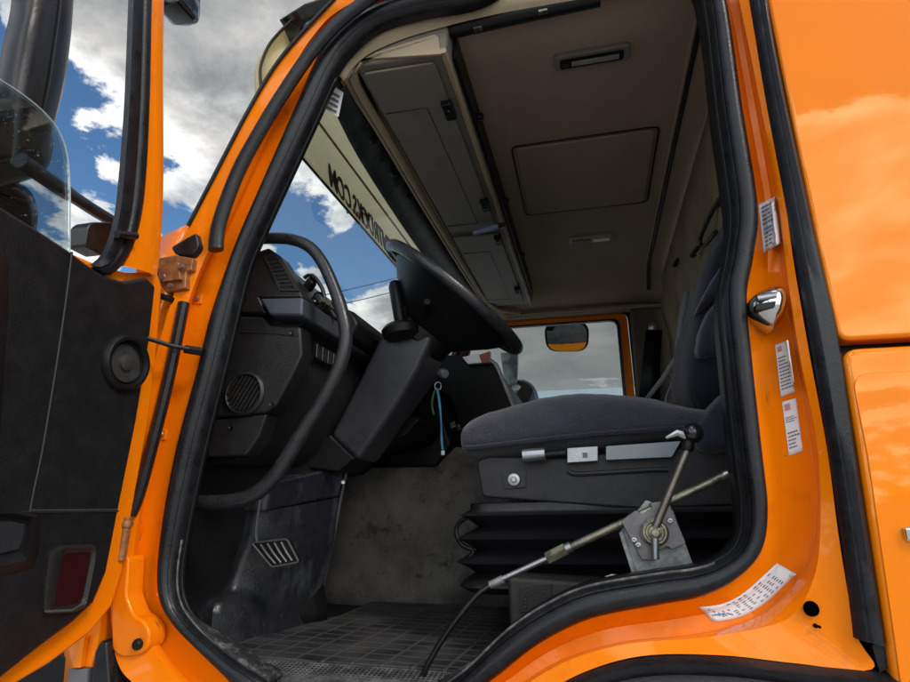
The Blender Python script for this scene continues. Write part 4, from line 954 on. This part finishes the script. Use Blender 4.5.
P('belt_strap', MB().loft([px([(640, 404), (644, 406)], .80), px([(660, 378), (665, 380)], .80), px([(674, 356), (680, 358)], .80), px([(678, 320), (684, 322)], .80), px([(684, 290), (690, 292)], .80)]), 'strapgrey', sb_, solid=.003)
P('belt_strap', MB().tube(cr(px([(664, 410), (667, 395), (671, 385), (668, 376)], .82), 12), .004, 6), 'strapgrey', sb_)

# =================== tipper control lever by the sill
Yl = .20
cl = P('control_unit', MB().prism(rounded(px([(621, 521), (636, 510), (642, 514), (652, 508), (650, 503), (668, 500), (686, 543), (672, 550), (668, 546), (655, 552), (658, 560), (642, 560), (634, 545)], Yl), .003), (0, .03, 0)), mat('grey_cast_plate', (.20, .19, .195), .5, metal=.5, var=.6, vscale=40, col2=(.10, .095, .09), bump=.2, bscale=90), T, bevel=.002, label='bare metal control lever unit with rod and ball knob beside the seat')
P('mount_bracket', MB().prism(px([(619, 533), (646, 500), (673, 510), (695, 569), (633, 577)], Yl+.035), (0, .006, 0)), 'galv', cl, bevel=.001)
P('bracket_flange', MB().prism(px([(619, 533), (623, 531), (637, 575), (633, 577)], Yl+.03), (0, .03, 0)), 'galv', cl, bevel=.001)
rod = lambda a, b, r, m, n, k=14: P(n, MB().tube([Yp(*a, Yl+.018), Yp(*b, Yl+.018)], r, k), m, cl)
rod((728, 474), (560, 552), .0085, 'brass', 'control_rod')
rod((566, 549), (547, 558.5), .0135, 'brass', 'rod_fitting', 6)
rod((571, 546.5), (566, 549), .011, 'steel', 'rod_collar')
rod((548, 558), (500, 580), .0065, 'steel', 'cable_end')
rod((503, 579), (490, 585), .0085, 'galv', 'cable_ferrule')
rod((724, 476), (728, 474), .0095, 'steel', 'rod_tip')
hc = Yp(654.5, 532, Yl-.004)
P('pivot_boss', MB().lathe(hc, (0, -1, 0), [(.028, -.002), (.028, .006), (.023, .010), (.020, .010), (.018, .007), (.014, .007), (.013, .016), (.008, .018), (.007, .022), (.001, .022)], 28), 'brass', cl)
lv = P('lever', MB().tube([hc+V(.0, -.01, .006), Yp(689, 446, Yl-.03)], [.0085, .0072], 12), mat('worn_lever', (.27, .24, .20), .35, metal=.8, var=.7, vscale=50, col2=(.13, .105, .085)), cl)
P('ball_knob', MB().sphere(Yp(693, 433, Yl-.034), .021, 18), 'gloss', lv)
P('knob_collar', MB().lathe(Yp(688, 446, Yl-.03), V(.12, 0, .4), [(.011, -.01), (.013, 0), (.010, .014)], 12), 'blackp', lv)
P('knob_trigger', MB().tube(px([(686, 436), (677, 433), (666, 438)], Yl-.034), [.010, .008, .003], 8), 'steel', lv)
P('return_pin', MB().tube([Yp(655, 538, Yl-.02), Yp(655.5, 559, Yl-.02)], .0075, 12), 'silver', cl)
for x, y in ((634, 540), (670, 521), (638, 545)):
    P('bolt', MB().lathe(Yp(x, y, Yl-.002), (0, -1, 0), [(.006, 0), (.006, .006), (.003, .007), (.001, .006)], 6), 'steel', cl)
P('control_cable', MB().tube(cr([Yp(491, 585, Yl+.018), Yp(478, 594, Yl), Yp(460, 615, Yl-.02), Yp(442, 640, Yl-.03), Yp(428, 664, Yl-.04), Yp(424, 674, Yl-.04)], 30), .0062, 10), 'blackp', cl)
P('small_clip', MB().tube(px([(605, 582), (606, 577), (612, 575), (620, 576)], .2), .003, 6), 'steel', T)

tread = MB().prism([V(-.90, .07, 1.236), V(-.22, .07, 1.236), V(-.22, .19, 1.250), V(-.84, .19, 1.250), V(-.93, .15, 1.25)], (0, 0, .006))
def tread_mat():
    m = mat('perforated_tread', (.075, .075, .078), .5, metal=.4, var=.8, vscale=22, col2=(.30, .29, .27), bump=.3, bscale=120, thr=(.42, .7)); nt = m.node_tree; n = nt.nodes; L = nt.links
    b = n['Principled BSDF']; ge = n.new('ShaderNodeNewGeometry'); vo = n.new('ShaderNodeTexVoronoi'); vo.inputs['Scale'].default_value = 95; vo.inputs['Randomness'].default_value = 0
    L.new(ge.outputs['Position'], vo.inputs['Vector'])
    r = n.new('ShaderNodeMapRange'); r.inputs['From Min'].default_value = .25; r.inputs['From Max'].default_value = .4; L.new(vo.outputs['Distance'], r.inputs['Value'])
    old = b.inputs['Base Color'].links[0].from_socket; mx = n.new('ShaderNodeMix'); mx.data_type = 'RGBA'; mx.inputs[6].default_value = (.012, .012, .012, 1)
    L.new(r.outputs[0], mx.inputs[0]); L.new(old, mx.inputs[7]); L.new(mx.outputs[2], b.inputs['Base Color']); return m
P('sill_tread', tread, tread_mat(), T, bevel=.002)
# angular moulded base of the column: one clean block with a fold
def face(pts): return [Yp(x, y, Y) for x, y, Y in pts]
bk_v = V(-.30, .03, 0)
f_top = face([(268, 482, .36), (347, 465, .62), (340, 497, .62), (263, 513, .36)])
rowsC = []
for (pl, pr, Yl_, Yr_) in (((258, 512), (339, 497), .37, .62), ((250, 535), (334, 540), .37, .62), ((240, 562), (326, 575), .36, .62), ((230, 588), (319, 602), .34, .62), ((214, 606), (316, 616), .28, .62)):
    A_, B_ = Yp(*pl, Yl_), Yp(*pr, Yr_); row = []
    for k in range(17):
        t = k/16; q = A_.lerp(B_, t); row.append(q+V(.022*math.sin(math.pi*t), -.022*math.sin(math.pi*t), 0))
    rowsC.append([A_+V(-.25, .03, 0)]+[A_+V(-.03, .004, 0)]+row+[B_+V(-.012, .012, 0), B_+V(-.28, .02, 0)])
rowsC.append([V(p.x+.015, p.y-.012, 1.242) for p in rowsC[-1]])
P('column_base', MB().loft([c for c in zip(*[crs(list(c), 5) for c in zip(*rowsC)])]), 'toe', T, sharp=60)
P('column_base_cap', MB().prism(f_top, bk_v), 'toe', T, bevel=.012, seg=3)
P('base_edge_trim', MB().tube(cr(px([(348, 466), (341, 498), (333, 540), (324, 580), (317, 612)], .625), 20), .0055, 8), mat('edge_trim', (.05, .05, .052), .3, var=.6, vscale=40, col2=(.012, .012, .012)), T)
for x, y in ((343, 482), (319, 600)): P('trim_screw', MB().lathe(Yp(x, y, .615), (.5, -.85, 0), [(.0075, 0), (.006, .004), (.001, .003)], 10), 'steel', T)
# =================== loose things inside
mt = MB(); mpts = [V(-.99, .22, 1.247), V(-.86, .2, 1.247), V(-.2, .2, 1.247), V(-.2, .29, 1.247), V(.1, .31, 1.247), V(.1, .955, 1.247), V(-.80, .955, 1.247), V(-.80, .66, 1.247), V(-.90, .60, 1.247), V(-.99, .4, 1.247)]
P('floor_mat', MB().prism(rounded(mpts, .03), (0, 0, .010)), 'mat', bevel=.002, label='black ribbed rubber mat lying on the cab floor', cat='floor mat')
lan = E('key_lanyard', Yp(440, 388, .55), label='blue and green key lanyard hanging below the steering wheel', cat='lanyard')
P('blue_ribbon', MB().loft([[p+V(-.003, 0, 0), p+V(.003, .006*math.sin(i*.7), 0)] for i, p in enumerate(cr(px([(437, 388), (439, 400), (441, 420), (441.5, 440), (443, 452)], .54), 14))]), 'cord_blue', lan, solid=.002)
P('green_ribbon', MB().loft([[p+V(-.003, 0, 0), p+V(.003, .003*math.sin(i), 0)] for i, p in enumerate(cr(px([(436, 388), (433, 396), (432, 406), (434, 415)], .555), 10))]), 'cord_green', lan, solid=.002)
P('key_ring', MB().tube([Yp(438, 386, .545)+V(.01*math.cos(a), 0, .012*math.sin(a)) for a in [6.2832*i/16 for i in range(16)]], .0015, 6, closed=True), 'steel', lan)
P('key_fob', MB().box(Yp(443, 453, .54), (.012, .006, .014)), 'steel', lan, bevel=.002)
pp = E('paper_folder', Yp(482, 358, 1.3), label='white paper folder standing on the dashboard behind the steering wheel', cat='folder')
P('cover', MB().prism(px([(462, 357), (490, 351), (490, 362), (468, 364)], 1.27), (0, .03, .0)), 'paper', pp, bevel=.003)
P('label_band', MB().prism(px([(479, 355), (490, 351), (490, 362), (482, 363)], 1.265), (0, .004, .0)), mat('red_brown_card', (.25, .06, .03), .6), pp)

# =================== DRIVER DOOR, swung fully open
XD = -.955
def pxX(pts, X): return [Xp(x, y, X) for x, y in pts]
trim_edge = [(-60, 168), (0, 205), (40, 230), (70, 250), (90, 265), (105, 275), (125, 281), (148, 277), (157, 286), (151, 340), (138, 420), (126, 480), (119, 515), (108, 572), (95, 603), (75, 622), (40, 648), (0, 680), (-60, 725)]
te = pxX(trim_edge, XD)
far_ = [V(XD, -1.0, te[-1].z), V(XD, -1.0, te[0].z)]
outline = [V(XD-.02, p.y, p.z) for p in te]
door_edge = pxX([(-60, 172), (0, 207), (70, 252), (98, 264), (126, 272), (158, 272), (163, 286), (158, 345), (150, 420), (139, 480), (133, 512), (124, 570), (113, 606), (90, 634), (50, 664), (0, 694), (-60, 740)], XD-.03)
dshell = [p for p in door_edge]+[V(XD-.03, -1.02, door_edge[-1].z-.0), V(XD-.03, -1.02, door_edge[0].z+.02)]
door = P('driver_door', MB().prism(dshell, (-.055, 0, 0)), 'jamb', T, bevel=.008, seg=3, label='open driver door with black trim and orange frame')
dp = P('inner_trim_panel', MB().prism(te+far_, (-.03, 0, 0)), 'trim', door, bevel=.010, seg=3)
def on_door(pts, X=XD): return pxX(pts, X)
P('trim_seam', MB().tube(cr(on_door([(72, 252), (66, 300), (58, 355), (50, 405), (42, 452), (34, 490), (30, 511)], XD+.0005), 30), .0022, 6), 'letter', dp)
P('trim_seam', MB().tube(on_door([(0, 513.5), (30, 512), (70, 511.5), (118, 511)], XD+.0005), .0024, 6), 'letter', dp)
P('seam_bright_lip', MB().tube(on_door([(30, 510), (70, 509.8), (117, 509.4)], XD+.001), .0010, 6), 'steel', dp)
P('pull_bulge', MB().loft([[Xp(x, y, XD+d) for x, y in ((-60, 215), (2, 245), (8, 262), (9, 300), (5, 360), (0, 440), (-8, 505), (-60, 560))] for d in (0.0,)]+[[Xp(x-4, y, XD+.018) for x, y in ((-60, 222), (0, 252), (5, 268), (5, 300), (1, 360), (-4, 440), (-12, 500), (-60, 550))]]+[[Xp(x-14, y, XD+.026) for x, y in ((-60, 230), (-4, 262), (0, 275), (0, 305), (-4, 360), (-9, 435), (-16, 490), (-60, 540))]]), 'trim', dp)
P('lower_pocket', MB().loft([on_door([(-60, 520), (10, 517), (27, 521), (26, 538), (22, 552), (0, 557), (-60, 562)], XD+.0), on_door([(-60, 514), (14, 513), (33, 517), (32, 542), (27, 560), (0, 566), (-60, 572)], XD+.014), on_door([(-60, 512), (16, 511), (40, 514), (40, 545), (34, 568), (0, 576), (-60, 582)], XD+.001)]), 'trim', dp)
P('pocket_recess', MB().prism(on_door([(-60, 524), (10, 521), (24, 524), (22, 540), (18, 549), (0, 553), (-60, 556)], XD+.003), (.001, 0, 0)), mat('pocket_blue_grey', (.016, .017, .02), .5), dp)
# speaker
sc0 = Xp(125, 363, XD); 
spk = P('door_speaker', MB().lathe(sc0, (1, 0, 0), [(.062, -.004), (.0615, .006), (.055, .014), (.049, .014), (.045, .006), (.043, -.006)], 40, cap=False), 'blackp', dp)
P('speaker_cone', MB().lathe(sc0, (1, 0, 0), [(.0435, -.004), (.0434, .0004), (.03, .0008), (.018, .0012), (.016, .006), (.006, .010), (.0005, .010)], 32), mat('speaker_cone', (.035, .033, .028), .6, var=.8, vscale=40, col2=(.012, .012, .011), bump=.3, bscale=150), spk)
P('speaker_rim', MB().lathe(sc0, (1, 0, 0), [(.0395, .0005), (.0415, .006), (.0435, .0005)], 40, cap=False), 'gloss', spk)
# red courtesy lamp
ro = rounded(on_door([(47, 552), (58, 545), (94, 544), (93, 560), (84, 605), (74, 612), (41, 614), (42, 590)], XD), .012, 4)
ri = rounded(on_door([(61, 556), (66, 553), (90, 552), (89, 560), (81, 600), (76, 604), (53, 607), (55, 590)], XD), .008, 4)
P_r = P('courtesy_lamp', MB().loft([ro, [p+V(.006, 0, 0) for p in ro], [p+V(.009, 0, 0) for p in [a.lerp(b, .35) for a, b in zip(ro, ri)]], [p+V(.004, 0, 0) for p in ri], [p+V(-.002, 0, 0) for p in ri]], closed=True), 'dash', dp, label='dark red courtesy lamp low on the open door')
P('lamp_lens', MB().prism([p+V(.0015, 0, 0) for p in ri], (.001, 0, 0)), 'redlens', P_r)
P('lamp_lip', MB().tube([Xp(x, y, XD+.008) for x, y in ((45, 611), (72, 610), (84, 603))], .002, 6), 'steel', P_r)
# window frame of the door: orange front post and rubber channel
po = cr(on_door([(166, -60), (164, 0), (163.5, 100), (163.5, 180), (161, 240), (157, 276)], XD-.01), 30)
pi = cr(on_door([(153, -60), (151, 0), (149, 100), (145, 180), (139, 225), (124, 266)], XD-.01), 30)
P('window_post', MB().loft([[p+V(-.06, 0, 0) for p in po], po, [a.lerp(b, .3)+V(.006, 0, 0) for a, b in zip(po, pi)], [a.lerp(b, .7)+V(.004, 0, 0) for a, b in zip(po, pi)], pi, [p+V(-.06, 0, 0) for p in pi]]), 'jamb', door, sharp=50)
ro_ = cr(on_door([(154, -60), (152, 0), (150, 100), (146, 180), (140, 224), (128, 258), (108, 276), (92, 268)], XD-.008), 40)
ri_ = cr(on_door([(133, -60), (131, 0), (127, 100), (121, 180), (117, 215), (109, 245), (98, 261), (88, 265)], XD-.012), 40)
P('window_rubber', MB().loft([[p+V(-.04, 0, 0) for p in ro_], ro_, [a.lerp(b, .15)+V(.008, 0, 0) for a, b in zip(ro_, ri_)], [a.lerp(b, .45)+V(.009, 0, 0) for a, b in zip(ro_, ri_)], [a.lerp(b, .5)+V(.004, 0, 0) for a, b in zip(ro_, ri_)], [a.lerp(b, .6)+V(.008, 0, 0) for a, b in zip(ro_, ri_)], [a.lerp(b, .95)+V(.004, 0, 0) for a, b in zip(ro_, ri_)], [a.lerp(b, .93)+V(-.012, 0, 0) for a, b in zip(ro_, ri_)]]), 'rubber', door, sharp=60)
P('rubber_joint', MB().tube([Xp(117, 234, XD+.004), Xp(136, 236, XD+.004)], .0085, 8), 'rubber', door)
P('window_top_rail', MB().box((XD-.035, -.6, 2.99), (.06, .9, .05)), 'jamb', door, bevel=.01)
# half lowered glass with its rounded front corner
gl = on_door([(-70, 40), (-30, 62), (10, 86), (35, 104), (53, 122), (63, 140), (68, 160), (70, 190), (70, 230), (70, 262), (0, 240), (-70, 200)], XD-.045)
P('door_glass', MB().prism(cr(gl[:10], 40)+gl[10:], (-.004, 0, 0)), 'dirtyglass', door)
P('glass_edge', MB().tube(cr(gl[:10], 40), .0012, 6), mat('glass_edge', (.35, .45, .45), .2), door)
# check strap between door and jamb
cs = P('check_strap', MB().tube([Xp(146, 338, -.96), Yp(172, 346, -.03), Yp(193, 350, .0)], .0052, 8), 'blackp', door)
P('strap_stop', MB().tube([Yp(185, 349, -.005), Yp(203, 352, .01)], .010, 8), 'blackp', cs)
# bracket of the mirror seen through the glass
P('mirror_bracket', MB().prism(rounded(pxX([(88, 226), (93, 222), (113, 222), (113, 246), (104, 256), (85, 246)], -1.08), .008), (-.05, 0, 0)), 'handle', door, bevel=.006)
# =================== side mirror outside the open door
XM = -1.30
mo_l = pxX([(28, -60), (27, 0), (19, 40), (11, 85), (4, 130), (2, 165)], XM); mo_r = pxX([(78, -60), (75, 0), (72, 40), (66, 85), (55, 130), (48, 160)], XM)
L_, R__ = cr(mo_l, 24), cr(mo_r, 24)
def mrow(t, d): return [a.lerp(b, t)+V(d, 0, 0) for a, b in zip(L_, R__)]
mr = P('side_mirror', MB().loft([mrow(0, -.05), mrow(0, 0), mrow(.08, .014), mrow(.3, .02), mrow(.5, .018), mrow(.55, .006), mrow(.6, .015), mrow(.85, .012), mrow(.97, 0), mrow(1, -.05), mrow(.5, -.13)], closed=False), 'shell', T, sharp=50, label='tall black side mirror behind the open door glass')
bo = rounded(pxX([(-40, 100), (10, 92), (38, 118), (52, 140), (46, 172), (30, 180), (-40, 200)], XM-.02), .03, 5); bc = sum(bo, V(0, 0, 0))/len(bo)
P('mirror_knuckle', MB().loft([[bc+(p-bc)*k+V(d, 0, 0) for p in bo] for k, d in ((1, -.06), (1, 0), (.9, .02), (.6, .032), (.1, .036))], closed=True, cap=True), 'shell', mr, sharp=60)
bo = rounded(pxX([(-60, 178), (10, 178), (30, 190), (37, 215), (32, 245), (-60, 260)], XM-.05), .03, 5); bc = sum(bo, V(0, 0, 0))/len(bo)
P('lower_mirror', MB().loft([[bc+(p-bc)*k+V(d, 0, 0) for p in bo] for k, d in ((1, -.08), (1, 0), (.92, .015), (.6, .02), (.1, .02))], closed=True, cap=True), 'gloss', mr, sharp=60)
ma = pxX([(20, 160), (45, 178), (75, 198), (95, 211), (112, 221)], -1.2)
P('mirror_arm', MB().tube(cr(ma, 12), [.026]*6+[.022]*6, 10, flat=.7), 'handle', mr)
# ramp mirror tip at the top of the picture
rm = Xp(174, -4, -1.15)
P('ramp_mirror', MB().loft([[rm+V(x*k, d, z*k) for x, z in [(.05*math.copysign(abs(math.cos(a))**.5, math.cos(a)), .055*math.copysign(abs(math.sin(a))**.5, math.sin(a))) for a in [6.2832*i/28 for i in range(28)]]] for k, d in ((.7, -.03), (1, -.02), (1, .05), (.6, .08))], closed=True, cap=True), 'gloss', T)
P('ramp_mirror_arm', MB().tube(cr([rm+V(0, .03, .04), rm+V(.0, .05, .30), V(-.9, .5, rm.z+.38), V(-.5, .8, 3.12)], 16), .014, 8), 'gloss', T)
